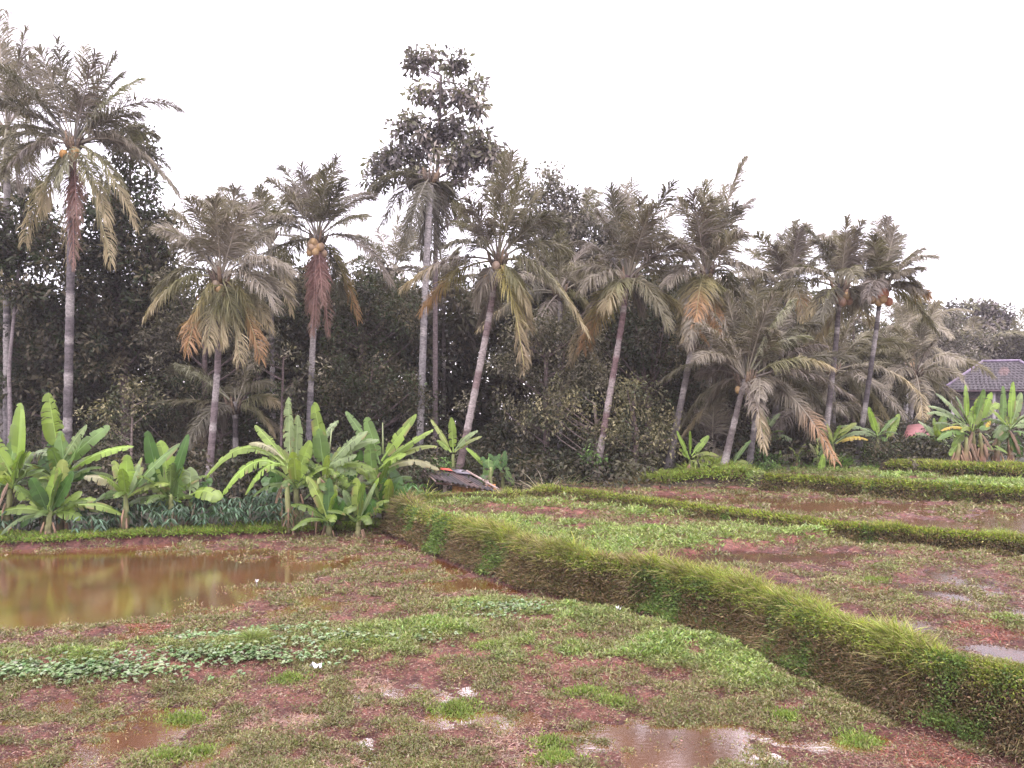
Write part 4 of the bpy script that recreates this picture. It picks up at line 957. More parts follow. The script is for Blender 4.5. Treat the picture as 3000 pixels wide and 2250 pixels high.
# shade plants and the wood behind, nobody could count them
RNG = np.random.default_rng(5)
def mass(name, label, rows, lsize, cols, csize, per, cat):
    A = Acc()
    for y, x0, x1, top, n in rows:
        x = RNG.uniform(x0, x1, n); yy = y + RNG.normal(size=n) * 1.3
        tz = np.interp(x / y / PX + 1500, *top)
        zt = H - (tz - HZ) * PX * y
        zb = gh(x, yy)
        z = zb + (zt - zb) * RNG.random(n) ** .9 * (.82 + .36 * fbm(x * .7, x * 0 + y, 3))
        Cn = np.column_stack([x, yy, z])
        out = unit(RNG.normal(size=(n * per, 3)))
        P = np.repeat(Cn, per, 0) + out * csize * RNG.random((n * per, 1)) ** .5
        D = unit(out - np.array((0, 0, .4)) + RNG.normal(size=out.shape) * .4)
        C = np.array(TG[cols])[np.repeat(RNG.integers(0, 3, n), per)] * np.repeat(np.clip(1 + .3 * RNG.normal(size=n), .5, 1.6), per)[:, None]
        ln = lsize * (.7 + .6 * RNG.random(n * per))
        V, Q, CC = leaves(P, D, ln, ln * .45, C); A.add(V, CC, None, Q)
    return tag(A.build(name, M_LEAF), label, cat, kind='stuff')
TOP = ([-400, 0, 250, 300, 520, 560, 640, 760, 1000, 1200, 1350, 1500, 1800, 2000, 2200, 2500, 2640, 2800, 3000, 3400], [860, 900, 930, 860, 860, 900, 900, 840, 830, 850, 880, 790, 770, 830, 900, 940, 1060, 1070, 1080, 1080])
mass('forest', 'dark wood filling the space behind the palms and trees', [(34, -30, 13, TOP, 5200), (39, -34, 16, TOP, 5200), (50, 8, 48, ([600, 2600, 3600], [1010, 1080, 1090]), 4200)], .28, 'dark', .55, 30, 'wood')
mass('undergrowth', 'dark undergrowth between the tree trunks', [(23.5, -19, 4, ([-400, 1600], [1340, 1340]), 900), (26, -20, 16, ([-400, 3400], [1310, 1290]), 1500), (29, -24, 22, ([-400, 3400], [1250, 1250]), 1500)], .16, 'dark', .36, 26, 'undergrowth')
# ------------------------------------------------------------------ banana plants
BG = [(.19, .27, .05), (.14, .21, .045), (.25, .32, .07), (.11, .17, .045)]
def banana_leaf(parent, b, tip, bow, width, col, tear=.4, pet=.14, ref=None, flop=.35, name='leaf', mat=None, droop=0.0):
    b = np.asarray(b, float); tip = np.asarray(tip, float); L = np.linalg.norm(tip - b)
    ctrl = b + (tip - b) * .5 + UP * bow * L
    m = 34; t = np.linspace(0, 1, m)
    P = bez(b, ctrl, tip, t)
    T = unit(2 * (1 - t)[:, None] * (ctrl - b) + 2 * t[:, None] * (tip - ctrl))
    if ref is None: ref = np.array((RNG.normal() * .25, -.75 + RNG.normal() * .15, .65))
    S = unit(np.cross(T, ref)); N = np.cross(S, T)
    N = np.where((N @ ref)[:, None] < 0, -N, N)
    A = Acc(); col = np.array(col, float)
    A.tube(P, np.linspace(.028, .006, m) * (.5 + .3 * L), np.clip(col * 1.5 + .04, 0, .6), 5, False)
    u = np.clip((t - pet) / (1 - pet), 0, 1)
    prof = np.sin(np.pi * np.clip(u, 0, 1) ** .85) ** .36 * (1 - .22 * u)
    prof = np.where(u >= .999, .05, prof)
    i0 = int(np.searchsorted(t, pet))
    for s in (-1, 1):
        lobe_dr = 0; left = 0; V = []; C = []; Q = []
        for i in range(i0, m - 1):
            if left <= 0:
                left = 1 + int(RNG.random() * (3 if RNG.random() < tear else 9))
                lobe_dr = flop * (.2 + 1.1 * RNG.random()); swing = RNG.normal() * .16 * (tear > .3); tone = .78 + .44 * RNG.random(); brown = RNG.random() / (.3 + tear)
                start = True
            gap = .16 * tear if left == 1 else 0
            left -= 1
            n0 = len(V)
            for e, j in enumerate((i, i + 1)):
                w = width / 2 * prof[j] * (1 - .06 * RNG.random())
                pj = P[j] if not (e and gap) else P[i] + (P[i + 1] - P[i]) * (1 - gap * .3)
                pe = P[j] if not (e and gap) else P[i] + (P[i + 1] - P[i]) * (1 - gap * 1.8)
                ad = T[j] * (.22 + swing)
                a1 = pj + (S[j] * s + ad) * w * .5 + N[j] * w * (.16 - .15 * lobe_dr)
                a2 = pe + (S[j] * s + ad) * w * (1 - .25 * lobe_dr) + N[j] * w * (.12) - UP * w * lobe_dr * 1.0
                V += [pj + N[j] * .006, a1, a2]
                ec = col * tone * .93 if brown > .12 else np.array((.22, .17, .08))
                C += [col * tone * 1.12, col * tone, ec]
            Q += [(n0, n0 + 1, n0 + 4, n0 + 3), (n0 + 1, n0 + 2, n0 + 5, n0 + 4)]
        if V: A.add(V, np.array(C), None, Q)
    return A.build(name, mat or M_BANANA, parent, True)

LG_, CG_ = 'banana plants at left behind the pond', 'banana plants in the central clump'
def banana(label, y, stems, lvs, group='banana plants', auto=0, autoR=1.0, autoc=None, seed=0, dead=0, col=None, spear=None, stemcol=(.13, .10, .06), stemr=.075):
    """stems: list of (px base, py base, px top, py top); lvs: (x0, y0, x1, y1, bow, width px, colour key)"""
    global RNG
    RNG = np.random.default_rng(3000 + seed)
    p = at(stems[0][0], stems[0][1], y); zg = float(gh(p[0], y))
    e = empty('banana_plant', (p[0], y, zg), label, 'banana plant', group)
    for sx, sy, tx, ty in stems:
        yy = y + RNG.normal() * .15
        a = at(sx, sy, yy); a[2] = float(gh(a[0], yy)) - .05; b = at(tx, ty, yy)
        n = 12; u = np.linspace(0, 1, n)[:, None]
        A = Acc(); c = np.array(stemcol) * (1 - u) + np.array((.17, .2, .07)) * u
        A.tube(a + (b - a) * u + RNG.normal(size=(n, 3)) * .008, np.linspace(1.25, .5, n) * stemr, c * (.8 + .4 * RNG.random((n, 1))), 9)
        for k in range(5):                                           # dry sheaths on the stem
            f = .1 + .6 * RNG.random(); q0 = a + (b - a) * f; an = RNG.random() * 6.283
            q = np.array((math.cos(an), math.sin(an), 0)) * stemr * 1.2
            A.tube([q0 + q, q0 + q * 1.6 - UP * .18, q0 + q * 1.9 - UP * .4], [.02, .03, .01], (.22, .14, .09), 4)
        A.build('stem', M_STEM, e, True)
    keys = {'g': BG[0], 'd': (.055, .12, .025), 'b': (.2, .3, .05), 'p': (.2, .26, .12), 'm': (.13, .21, .06), 'y': (.5, .36, .07), 'w': (.26, .25, .14), 'o': (.24, .28, .08)}
    for l in lvs:
        x0, y0, x1, y1, bow, w = l[:6]; k = l[6] if len(l) > 6 else 'g'; tr = (l[7] if len(l) > 7 else .35) + .12
        d = RNG.uniform(-.35, .35) if abs(x1 - x0) > 40 else RNG.uniform(-.15, .1)
        banana_leaf(e, at(x0, y0, y), at(x1, y1, y + d), bow, w * (1.3 if w < 30 else 1.2) * PX * y, np.array(keys[k]) * (.9 + .2 * RNG.random()), tr, flop=.25 + .35 * tr)
    if group in (LG_, CG_) and not auto:
        auto = 10; autoR = 1.05; autoc = (stems[0][2], (stems[0][1] * .3 + stems[0][3] * .7)); col = .8
    if auto:
        c = at(autoc[0], autoc[1], y)
        for i in range(auto):
            f = (i + .5) / auto; el = math.radians(80 - 75 * f + RNG.normal() * 8); ph = i * 2.4 + RNG.random()
            R = autoR * (.8 + .35 * RNG.random())
            tip = c + R * np.array((math.cos(ph) * math.cos(el), math.sin(ph) * math.cos(el), math.sin(el) - .35 * f))
            banana_leaf(e, c, tip, .15 + .25 * f, R * .32, np.array(BG[RNG.integers(0, 4)]) * (.75 if col is None else col), .5, flop=.5, ref=np.array((0, -.3, 1.0)))
    for i in range(dead):
        sx, sy, tx, ty = stems[i % len(stems)]; c = at(tx, ty, y); ph = RNG.random() * 6.283; R = .5 + .3 * RNG.random()
        banana_leaf(e, c, c + np.array((math.cos(ph) * .3, math.sin(ph) * .3, -R)), .25, .13, (.22, .14, .09), .8, flop=.8, name='dead_leaf')
    if spear:
        x0, y0, x1, y1 = spear; A = Acc(); A.tube([at(x0, y0, y), at(x1, y1, y)], [.03, .012], (.32, .36, .2), 6); A.build('rolled_leaf', M_BANANA, e)
    return e
LG, CG, RG = 'banana plants at left behind the pond', 'banana plants in the central clump', 'banana plants among the trees at right'
banana('banana plant cut by the left edge with one broad upright leaf', 16.9, [(15, 1500, 35, 1400)],
  [(50, 1400, 62, 1180, .02, 84, 'b', .05), (40, 1400, -60, 1250, .1, 60, 'g'), (30, 1400, -60, 1345, .3, 40, 'o', .7), (45, 1380, 90, 1330, .3, 36, 'g', .8), (40, 1420, 75, 1465, .3, 34, 'b', .6), (20, 1420, -80, 1460, .3, 40, 'm'), (25, 1430, -20, 1500, .3, 36, 'd'), (30, 1370, 55, 1245, .1, 50, 'm')], LG, seed=1, dead=3)
banana('largest left banana plant with a tall torn upright leaf', 17.3, [(175, 1510, 180, 1390), (130, 1500, 150, 1400)],
  [(172, 1330, 142, 1150, -.02, 62, 'g', .6), (165, 1340, 85, 1345, .45, 36, 'p', .7), (185, 1350, 255, 1245, .12, 30, 'p', .8), (190, 1365, 322, 1248, .12, 42, 'm', .2), (205, 1380, 392, 1308, .18, 30, 'b', .8), (170, 1390, 165, 1290, .05, 62, 'd', .2), (160, 1395, 20, 1410, .35, 40, 'b', .3), (190, 1380, 175, 1262, .1, 40, 'm', .8), (185, 1400, 245, 1290, .1, 50, 'm', .2), (150, 1400, 60, 1380, .3, 38, 'g'), (190, 1400, 290, 1400, .3, 36, 'd'), (160, 1400, 120, 1330, .2, 44, 'd')], LG, seed=2, dead=2)
banana('young banana plant in front at left with arching leaves near the ground', 16.7, [(140, 1545, 145, 1500)],
  [(135, 1505, 172, 1368, .0, 38, 'b', .05), (180, 1460, 184, 1345, .0, 42, 'o', .02), (140, 1505, -20, 1510, .2, 30, 'g', .3), (160, 1500, 282, 1462, .18, 30, 'g', .3), (230, 1480, 358, 1508, .2, 22, 'g', .4), (150, 1505, 240, 1520, .3, 36, 'b', .4), (170, 1500, 240, 1440, .12, 34, 'g', .2), (150, 1500, 215, 1380, .02, 46, 'd', .1), (140, 1500, 90, 1400, .1, 40, 'd', .1), (130, 1510, 60, 1540, .3, 34, 'd')], LG, seed=3)
banana('small banana plant with pale stalks and one stubby upright leaf', 17.2, [(368, 1500, 370, 1445)],
  [(372, 1450, 372, 1332, .0, 46, 'b', .03), (365, 1450, 245, 1398, .32, 26, 'w', .8), (378, 1450, 528, 1300, .1, 34, 'm', .4), (380, 1450, 430, 1412, .15, 24, 'w', .7), (370, 1450, 290, 1460, .3, 30, 'm', .3), (372, 1445, 410, 1360, .1, 40, 'p', .5), (375, 1450, 455, 1400, .1, 30, 'm')], LG, seed=4)
banana('banana plant with overlapping broad leaves left of the slim palm trunk', 17.6, [(500, 1520, 500, 1450), (560, 1510, 560, 1450)],
  [(505, 1450, 470, 1290, .02, 56, 'b', .2), (470, 1440, 432, 1262, .02, 50, 'd', .1), (500, 1440, 552, 1272, .05, 30, 'd', .1), (540, 1460, 482, 1320, .0, 62, 'g', .1), (556, 1450, 560, 1368, .0, 60, 'p', .3), (560, 1450, 645, 1465, .35, 50, 'g', .3), (530, 1470, 415, 1478, .12, 32, 'g', .2), (500, 1450, 455, 1350, .1, 44, 'p', .2), (470, 1480, 475, 1370, .05, 30, 'w', .3), (520, 1470, 525, 1400, .1, 50, 'm'), (560, 1470, 620, 1400, .1, 44, 'd')], LG, seed=5)
banana('central banana plant with the tallest finely torn upright leaf and long arching ones at left', 17.4, [(870, 1550, 868, 1380), (930, 1560, 935, 1400), (850, 1540, 840, 1400)],
  [(850, 1350, 846, 1162, -.01, 46, 'p', 1.0), (868, 1360, 872, 1215, .0, 36, 'p', .6), (835, 1350, 747, 1245, .06, 26, 'g', .4), (830, 1345, 728, 1300, .3, 18, 'w', .9), (830, 1360, 600, 1405, .55, 24, 'g', .7), (820, 1365, 652, 1450, .5, 34, 'b', .9), (835, 1365, 718, 1450, .52, 38, 'b', .9), (850, 1360, 855, 1362, .0, 1), (862, 1315, 866, 1372, .4, 38, 'p', .3), (880, 1360, 885, 1400, .3, 40, 'g'), (850, 1380, 800, 1330, .2, 34, 'g', .5), (860, 1380, 900, 1420, .3, 30, 'm'), (840, 1390, 780, 1400, .3, 26, 'w', .6), (880, 1370, 910, 1290, .05, 40, 'g', .4)][:7] + [(862, 1315, 866, 1372, .4, 38, 'p', .3), (880, 1340, 885, 1400, .3, 40, 'g'), (850, 1380, 790, 1330, .2, 34, 'g', .5), (860, 1380, 905, 1425, .3, 30, 'm'), (880, 1370, 910, 1290, .05, 40, 'g', .4)], CG, seed=6, dead=3)
banana('banana plant in the heart of the central clump with one leaf curling right', 17.9, [(960, 1550, 950, 1390), (990, 1540, 980, 1390)],
  [(950, 1345, 920, 1178, .02, 40, 'g', .3), (925, 1320, 992, 1232, .2, 20, 'p', .9), (948, 1370, 935, 1255, .0, 50, 'm', .1), (975, 1350, 1078, 1264, .12, 36, 'p', .4), (970, 1360, 1110, 1290, .22, 24, 'p', .5), (960, 1370, 1042, 1388, .38, 38, 'p', .4), (955, 1375, 1022, 1425, .35, 32, 'g', .8), (985, 1370, 1095, 1378, .3, 22, 'g', .5), (950, 1375, 900, 1380, .3, 36, 'g', .4), (960, 1370, 1045, 1335, .15, 30, 'p', .7)], CG, seed=7, dead=3, spear=(962, 1350, 972, 1255))
banana('right plant of the central clump with two wide upright leaves and a rolled spear', 18.2, [(1130, 1540, 1115, 1385), (1080, 1540, 1090, 1390)],
  [(1105, 1345, 1013, 1205, .06, 26, 'm', .4), (1112, 1360, 1072, 1222, .05, 40, 'm', .2), (1118, 1350, 1220, 1213, .04, 38, 'g', .2), (1125, 1355, 1270, 1258, .06, 24, 'g', .6), (1120, 1365, 1282, 1308, .22, 24, 'o', .7), (1125, 1380, 1287, 1378, .35, 20, 'w', .9), (1090, 1385, 1082, 1290, .03, 40, 'm', .6), (1100, 1375, 1042, 1425, .4, 28, 'w', .8), (1110, 1375, 1190, 1330, .15, 26, 'g', .4), (1115, 1380, 1170, 1400, .3, 34, 'd', .3), (1120, 1385, 1180, 1350, .1, 26, 'm', .5), (1100, 1380, 1060, 1390, .3, 30, 'g', .5)], CG, seed=8, dead=2, spear=(1122, 1330, 1121, 1238))
banana('dark green banana sucker standing upright in front of the central clump', 17.0, [(965, 1555, 962, 1520)],
  [(962, 1540, 965, 1400, .0, 34, 'd', .05), (975, 1540, 1010, 1470, .1, 26, 'd', .1), (970, 1540, 985, 1450, .05, 40, 'd', .1), (955, 1540, 930, 1480, .1, 24, 'd')], CG, seed=9)
banana('green banana sucker with broad leaves right of the dark upright one', 17.2, [(1050, 1555, 1050, 1525)],
  [(1052, 1530, 1055, 1412, .0, 44, 'd', .1), (1045, 1530, 985, 1455, .1, 36, 'd', .2), (1058, 1510, 1100, 1415, .03, 18, 'p', .1), (1060, 1530, 1100, 1470, .1, 34, 'd', .2), (1090, 1440, 1110, 1400, .0, 20, 'b', .05)], CG, seed=10)
banana('low banana sucker at the right end of the central clump over a dry stump', 18.0, [(1140, 1530, 1135, 1490), (1160, 1520, 1150, 1480)],
  [(1140, 1490, 1195, 1430, .15, 44, 'd', .3), (1135, 1490, 1130, 1400, .05, 46, 'd', .2), (1145, 1490, 1200, 1460, .25, 32, 'm', .3), (1150, 1500, 1170, 1520, .3, 26, 'o', .6), (1130, 1495, 1080, 1470, .25, 30, 'd', .3), (1140, 1480, 1175, 1395, .1, 40, 'd', .2), (1130, 1480, 1100, 1420, .1, 40, 'd')], CG, seed=11, stemcol=(.2, .1, .06))
banana('shaded banana plant behind the central clump', 19.0, [(1010, 1520, 1010, 1420), (820, 1520, 820, 1440)],
  [(1010, 1420, 960, 1330, .1, 40, 'd'), (1015, 1420, 1060, 1320, .1, 40, 'd'), (820, 1450, 770, 1400, .2, 40, 'd'), (825, 1450, 870, 1410, .2, 40, 'd'), (820, 1450, 800, 1370, .1, 40, 'd'), (815, 1450, 760, 1470, .3, 36, 'd')], CG, seed=12, dead=2)
banana('banana plant behind the leaning trunk beside the hut, leaves fanning up', 21.6, [(1328, 1450, 1328, 1330)],
  [(1328, 1325, 1322, 1222, .0, 24, 'g', .2), (1322, 1325, 1262, 1228, .08, 15, 'o', .5), (1332, 1320, 1400, 1262, .2, 16, 'p', .4), (1332, 1325, 1412, 1278, .15, 14, 'o', .8), (1320, 1325, 1280, 1290, .2, 16, 'g')], 'banana plants near the hut', seed=13)
banana('banana plant right of the hut with drooping leaves in the shade', 21.3, [(1435, 1450, 1438, 1370)],
  [(1438, 1385, 1365, 1312, .12, 18, 'b', .1), (1432, 1340, 1428, 1412, .3, 34, 'm', .1), (1440, 1375, 1410, 1340, .1, 26, 'd'), (1440, 1380, 1465, 1330, .1, 20, 'd'), (1436, 1385, 1395, 1430, .4, 26, 'd')], 'banana plants near the hut', seed=14)
banana('dark single banana plant drooping right of the hut, in front of the wood', 21.8, [(1480, 1440, 1470, 1380)],
  [(1450, 1350, 1505, 1420, .25, 24, 'm', .2), (1470, 1380, 1430, 1330, .2, 18, 'd', .3), (1472, 1380, 1480, 1320, .1, 20, 'd')], 'banana plants near the hut', seed=15)
banana('slender banana plant with three upright pale leaves between the leaning trunks', 22.4, [(2022, 1405, 2022, 1345)],
  [(2020, 1345, 1982, 1262, .05, 16, 'b', .3), (2022, 1330, 2021, 1262, .0, 15, 'b', .1), (2026, 1335, 2077, 1276, .05, 18, 'b', .3), (2028, 1340, 2108, 1338, .3, 14, 'o', .6), (2035, 1365, 2118, 1392, .25, 16, 'b', .7), (2018, 1345, 1990, 1315, .2, 18, 'g'), (2025, 1350, 2060, 1370, .3, 14, 'o', .5)], RG, seed=16, stemr=.05)
banana('small banana plant with folded leaves between two leaning trunks', 23.0, [(2150, 1400, 2150, 1360)], [(2150, 1360, 2200, 1290, .2, 12, 'm'), (2150, 1365, 2190, 1355, .4, 14, 'o'), (2148, 1365, 2145, 1380, .5, 14, 'g')], RG, seed=17, auto=3, autoR=.45, autoc=(2150, 1360), stemr=.04)
banana('tall ragged banana plant with hanging silver leaves behind the leaning trunks', 25.5, [(2240, 1400, 2240, 1260)],
  [(2240, 1280, 2232, 1195, .0, 18, 'p', .6), (2240, 1270, 2285, 1212, .2, 16, 'p', .6), (2245, 1290, 2320, 1290, .4, 20, 'p', .9), (2245, 1295, 2290, 1280, .4, 18, 'p', .9)], RG, seed=18, auto=4, autoR=.8, autoc=(2240, 1285))
banana('low banana plant with wind torn leaves left of the dark green grass clump', 24.2, [(2330, 1390, 2335, 1340)], [(2335, 1345, 2280, 1345, .4, 14, 'w', .9), (2335, 1345, 2360, 1300, .2, 12, 'o', .7), (2340, 1345, 2395, 1320, .3, 12, 'w', .9), (2285, 1380, 2286, 1318, .0, 9, 'b', .0)], RG, seed=19, auto=5, autoR=.6, autoc=(2340, 1345), stemr=.05)
banana('banana plant with curling pale leaves in front of the dark leaning trunk', 24.0, [(2395, 1390, 2395, 1340)], [(2395, 1345, 2370, 1300, .3, 12, 'w', .9), (2395, 1340, 2395, 1288, .0, 9, 'o', .2), (2400, 1345, 2440, 1320, .4, 12, 'w', .9)], RG, seed=20, auto=5, autoR=.6, autoc=(2398, 1345), stemr=.05)
banana('single pale broad leaf standing in the grass at right', 23.0, [(2402, 1400, 2400, 1390)], [(2402, 1395, 2412, 1330, .0, 20, 'b', .02)], RG, seed=21, stemr=.02)
banana('banana plant with long pale arching leaves around the dark leaning trunk', 24.4, [(2440, 1380, 2440, 1290)], [(2440, 1295, 2422, 1240, .0, 14, 'o', .3), (2440, 1295, 2510, 1240, .2, 16, 'o', .2), (2445, 1300, 2540, 1265, .25, 14, 'p', .8), (2450, 1300, 2545, 1290, .3, 14, 'y', .9), (2435, 1300, 2390, 1290, .4, 14, 'p', .8)], RG, seed=22, auto=4, autoR=.7, autoc=(2440, 1300))
banana('banana plant with two upright leaves above the round bush at right', 24.6, [(2572, 1360, 2570, 1275)], [(2570, 1275, 2545, 1192, .0, 18, 'b', .1), (2595, 1290, 2634, 1212, -.02, 22, 'g', .6), (2566, 1275, 2450, 1252, .25, 14, 'p', .8), (2575, 1275, 2630, 1222, .2, 14, 'm', .3), (2565, 1280, 2480, 1280, .3, 14, 'p', .8), (2575, 1285, 2600, 1290, .3, 16, 'm'), (2530, 1340, 2535, 1300, 0, 10, 'b')], RG, seed=23, auto=3, autoR=.6, autoc=(2570, 1280))
RC = 'banana plants in the clump by the tiled house'
banana('front banana plant by the tiled house with bright upright leaves and an orange one', 22.6, [(2855, 1362, 2850, 1262), (2830, 1362, 2830, 1280), (2880, 1362, 2872, 1270), (2800, 1360, 2812, 1300)],
  [(2832, 1235, 2828, 1127, .0, 24, 'b', .2), (2828, 1240, 2740, 1152, .12, 18, 'p', .6), (2825, 1245, 2718, 1190, .2, 18, 'p', .6), (2822, 1255, 2715, 1212, .3, 16, 'p', .8), (2845, 1250, 2858, 1188, .0, 28, 'b', .1), (2866, 1250, 2860, 1178, .0, 22, 'b', .05), (2868, 1235, 2928, 1182, .2, 24, 'g', .3), (2860, 1230, 2882, 1140, .08, 24, 'm', .4), (2870, 1240, 2905, 1148, .05, 20, 'b', .4), (2840, 1262, 2756, 1262, .25, 14, 'y', .9), (2815, 1300, 2782, 1335, .25, 18, 'b', .3), (2860, 1255, 2900, 1250, .1, 20, 'm', .2), (2885, 1260, 2902, 1230, .1, 12, 'y', .5), (2880, 1320, 2952, 1328, .3, 14, 'b', .6), (2875, 1310, 2870, 1300, .1, 14, 'b'), (2830, 1270, 2790, 1310, .3, 22, 'g', .4), (2835, 1240, 2800, 1160, .1, 22, 'm', .5), (2820, 1270, 2738, 1240, .3, 14, 'p', .8), (2838, 1275, 2745, 1290, .35, 18, 'm', .7)], RC, seed=24, dead=8, stemcol=(.2, .09, .07), auto=5, autoR=1.0, autoc=(2850, 1265))
banana('right hand banana plant of the clump by the house, cut by the edge', 23.2, [(2960, 1365, 2955, 1260), (2920, 1365, 2925, 1280)],
  [(2938, 1250, 2938, 1130, .0, 26, 'm', .3), (2960, 1240, 2968, 1118, .0, 18, 'b', .4), (2965, 1240, 2992, 1150, .0, 22, 'p', .4), (2965, 1250, 3050, 1220, .3, 22, 'p', .7), (2960, 1255, 3060, 1260, .3, 22, 'p', .7), (2950, 1255, 2890, 1230, .3, 16, 'p', .7), (2950, 1260, 2930, 1290, .4, 30, 'm', .3), (2970, 1265, 3040, 1310, .4, 26, 'm', .6), (2955, 1270, 2990, 1340, .3, 34, 'd', .6), (2950, 1250, 2900, 1200, .2, 18, 'g', .6)], RC, seed=25, dead=5, stemcol=(.2, .1, .08), auto=5, autoR=1.1, autoc=(2960, 1260))
banana('shaded banana plant left of the clump by the house with low silvery leaves', 25.5, [(2745, 1360, 2745, 1290)],
  [(2745, 1295, 2690, 1235, .2, 16, 'p', .8), (2745, 1300, 2680, 1270, .3, 14, 'p', .8), (2750, 1295, 2770, 1220, .1, 18, 'm')], RC, seed=26, auto=8, autoR=1.0, autoc=(2745, 1295))
banana('small banana plant under the right hand clump with leaves bowed to the grass', 23.6, [(2920, 1360, 2925, 1310)], [(2925, 1310, 2975, 1330, .3, 18, 'p', .8)], RC, seed=27, auto=6, autoR=.7, autoc=(2925, 1310))

# ------------------------------------------------------------------ cassava shrubs on the verge
def cassava(px, py, y, w, h, label, seed, tone=1.0, pals=((.075, .13, .075), (.10, .165, .10), (.06, .105, .06))):
    global RNG
    RNG = np.random.default_rng(5000 + seed)
    p = at(px, py, y); zg = float(gh(p[0], y))
    e = empty('cassava_shrub', (p[0], y, zg), label, 'shrub', 'cassava shrubs in the row behind the verge')
    B = Acc(); A = Acc(); n = 34; W2 = w * PX * y / 2; Ht = h * PX * y
    for s in range(5):
        a = RNG.uniform(-1, 1, 2); tp = np.array((p[0] + a[0] * W2 * .8, y + a[1] * .3, zg + Ht * (.6 + .35 * RNG.random())))
        B.tube([np.array((p[0] + a[0] * W2 * .4, y + a[1] * .15, zg - .03)), tp], [.014, .007], (.16, .13, .09), 5)
    B.build('stems', M_STEM, e)
    c = np.column_stack([p[0] + RNG.uniform(-1, 1, n) * W2, y + RNG.uniform(-.4, .4, n), zg + Ht * (.25 + .75 * RNG.random(n) ** .7)])
    for k in range(7):
        az = k * math.pi * 2 / 8 + RNG.random(n) * .25 + RNG.random(n) * 6.28 * 0 + np.repeat(RNG.random(1) * 6.28, n)
        D = unit(np.column_stack([np.cos(az), np.sin(az), -.35 - .5 * RNG.random(n)]))
        C = pal(n, pals, .12) * tone
        V, Q, CC = leaves(c, D, .17 + .06 * RNG.random(n), .045 * np.ones(n), C, .2); A.add(V, CC, None, Q)
    A.build('foliage', M_WEED, e)
cs = [(-20, 1545, 'leftmost cassava shrub, half outside the left edge'), (70, 1548, 'cassava shrub left of the low young banana plant'), (215, 1545, 'cassava shrub just right of the young banana stem'),
      (290, 1545, 'cassava shrub below the small banana with pale stalks'), (355, 1545, 'cassava shrub under the stubby upright banana leaf'), (420, 1545, 'cassava shrub between the small banana and the overlapping broad leaves'), (480, 1543, 'cassava shrub below the overlapping banana leaves'),
      (540, 1540, 'bushy cassava shrub left of the slim palm trunk'), (600, 1538, 'cassava shrub at the foot of the slim palm trunk'), (665, 1535, 'cassava shrub just right of the slim palm trunk'),
      (725, 1532, 'cassava shrub below the arching banana leaf tips'), (780, 1530, 'cassava shrub second from the central banana stems'), (830, 1528, 'cassava shrub touching the central banana stems')]
for i, (px, py, lb) in enumerate(cs):
    cassava(px, py, 17.0 + .25 * (i % 3) + (px > 500) * .4, 100 + 20 * (i % 2), 58 + (i % 3) * 14 + (px > 450) * 18, lb, i)
cassava(1190, 1515, 18.6, 90, 60, 'bright small leafy shrub at the right foot of the central clump', 40, 1.3, ((.08, .16, .05), (.1, .19, .06)))

# ------------------------------------------------------------------ the little hut behind the bund
RNG = np.random.default_rng(77)
hy = 20.2
def hp(px, py, dy=0): return at(px, py, hy + dy)
c0 = hp(1325, 1440); zg = float(gh(c0[0], hy))
hut = empty('field_hut', (c0[0], hy, zg), 'small weathered field hut with a patched tin roof behind the bund', 'hut')
zt = hp(1300, 1407)[2]
xl, xr = hp(1288, 0)[0], hp(1480, 0)[0]
A = Acc()
for x, yy in ((xl + .12, hy), (xr - .5, hy + .1), (xl + .1, hy + 1.3), (xr - .5, hy + 1.3)):
    A2 = Acc(); A2.tube([(x, yy, zg - .1), (x + .02, yy, zt)], [.06, .052], (.26, .2, .18), 8); A2.build('post', M_WOOD, hut, True)
# plank wall
A = Acc(); x = xl + .32; k = 0
while x < xr - .35:
    w = .11 + .03 * RNG.random(); A.box((x + w / 2, hy + .06 + .006 * (k % 2), (zg + zt - .12) / 2), (w - .008, .022, zt - .12 - zg + .04 * RNG.random()), np.array((.50, .25, .10)) * (.7 + .5 * RNG.random())); x += w; k += 1
A.build('plank_wall', M_WOOD, hut)
# beam and rafters
def beam(n_, a, b, r, col):
    A = Acc(); a, b = np.array(a, float), np.array(b, float); A.tube([a, b], [r, r], col, 4); A.build(n_, M_WOOD, hut)
beam('beam', (xl - .1, hy - .06, zt - .07), (xr - .3, hy - .06, zt - .19), .03, (.3, .19, .16))
beam('beam', (xl + .5, hy - .12, zt - .13), (xr - .4, hy - .12, zt - .21), .025, (.36, .26, .22))
# ridge r0-r1 at the back, eave r3-r2 in front, falling to the right
r0 = np.array(hp(1240, 1372, .9)); r1 = np.array(hp(1362, 1384, .9)); r2 = np.array(hp(1462, 1441, -.35)); r3 = np.array(hp(1276, 1404, -.35))
def roofgrid(nm, P0, P1, P2, P3, cols, off=0):
    A = Acc(); nu, nv = 60, 6; V = []; C = []
    for i in range(nu + 1):
        u = i / nu
        for j in range(nv + 1):
            v = j / nv
            p = (P0 * (1 - u) + P1 * u) * (1 - v) + (P3 * (1 - u) + P2 * u) * v
            V.append(p + UP * (.018 * math.sin(u * 75) + off)); C.append(np.array(cols[int(u * (len(cols) - .01))]) * (.8 + .2 * math.sin(u * 75)))
    Q = [(i * (nv + 1) + j, (i + 1) * (nv + 1) + j, (i + 1) * (nv + 1) + j + 1, i * (nv + 1) + j + 1) for i in range(nu) for j in range(nv)]
    n = len(V); V2 = [v - UP * .012 for v in V]; Q2 = [tuple(n + i for i in q[::-1]) for q in Q]
    A.add(V + V2, C + C, None, Q + Q2); return A.build(nm, M_TIN, hut)
roofgrid('roof', r0, r1, r2, r3, [(.07, .052, .052), (.045, .038, .04), (.085, .055, .05), (.05, .04, .042)])
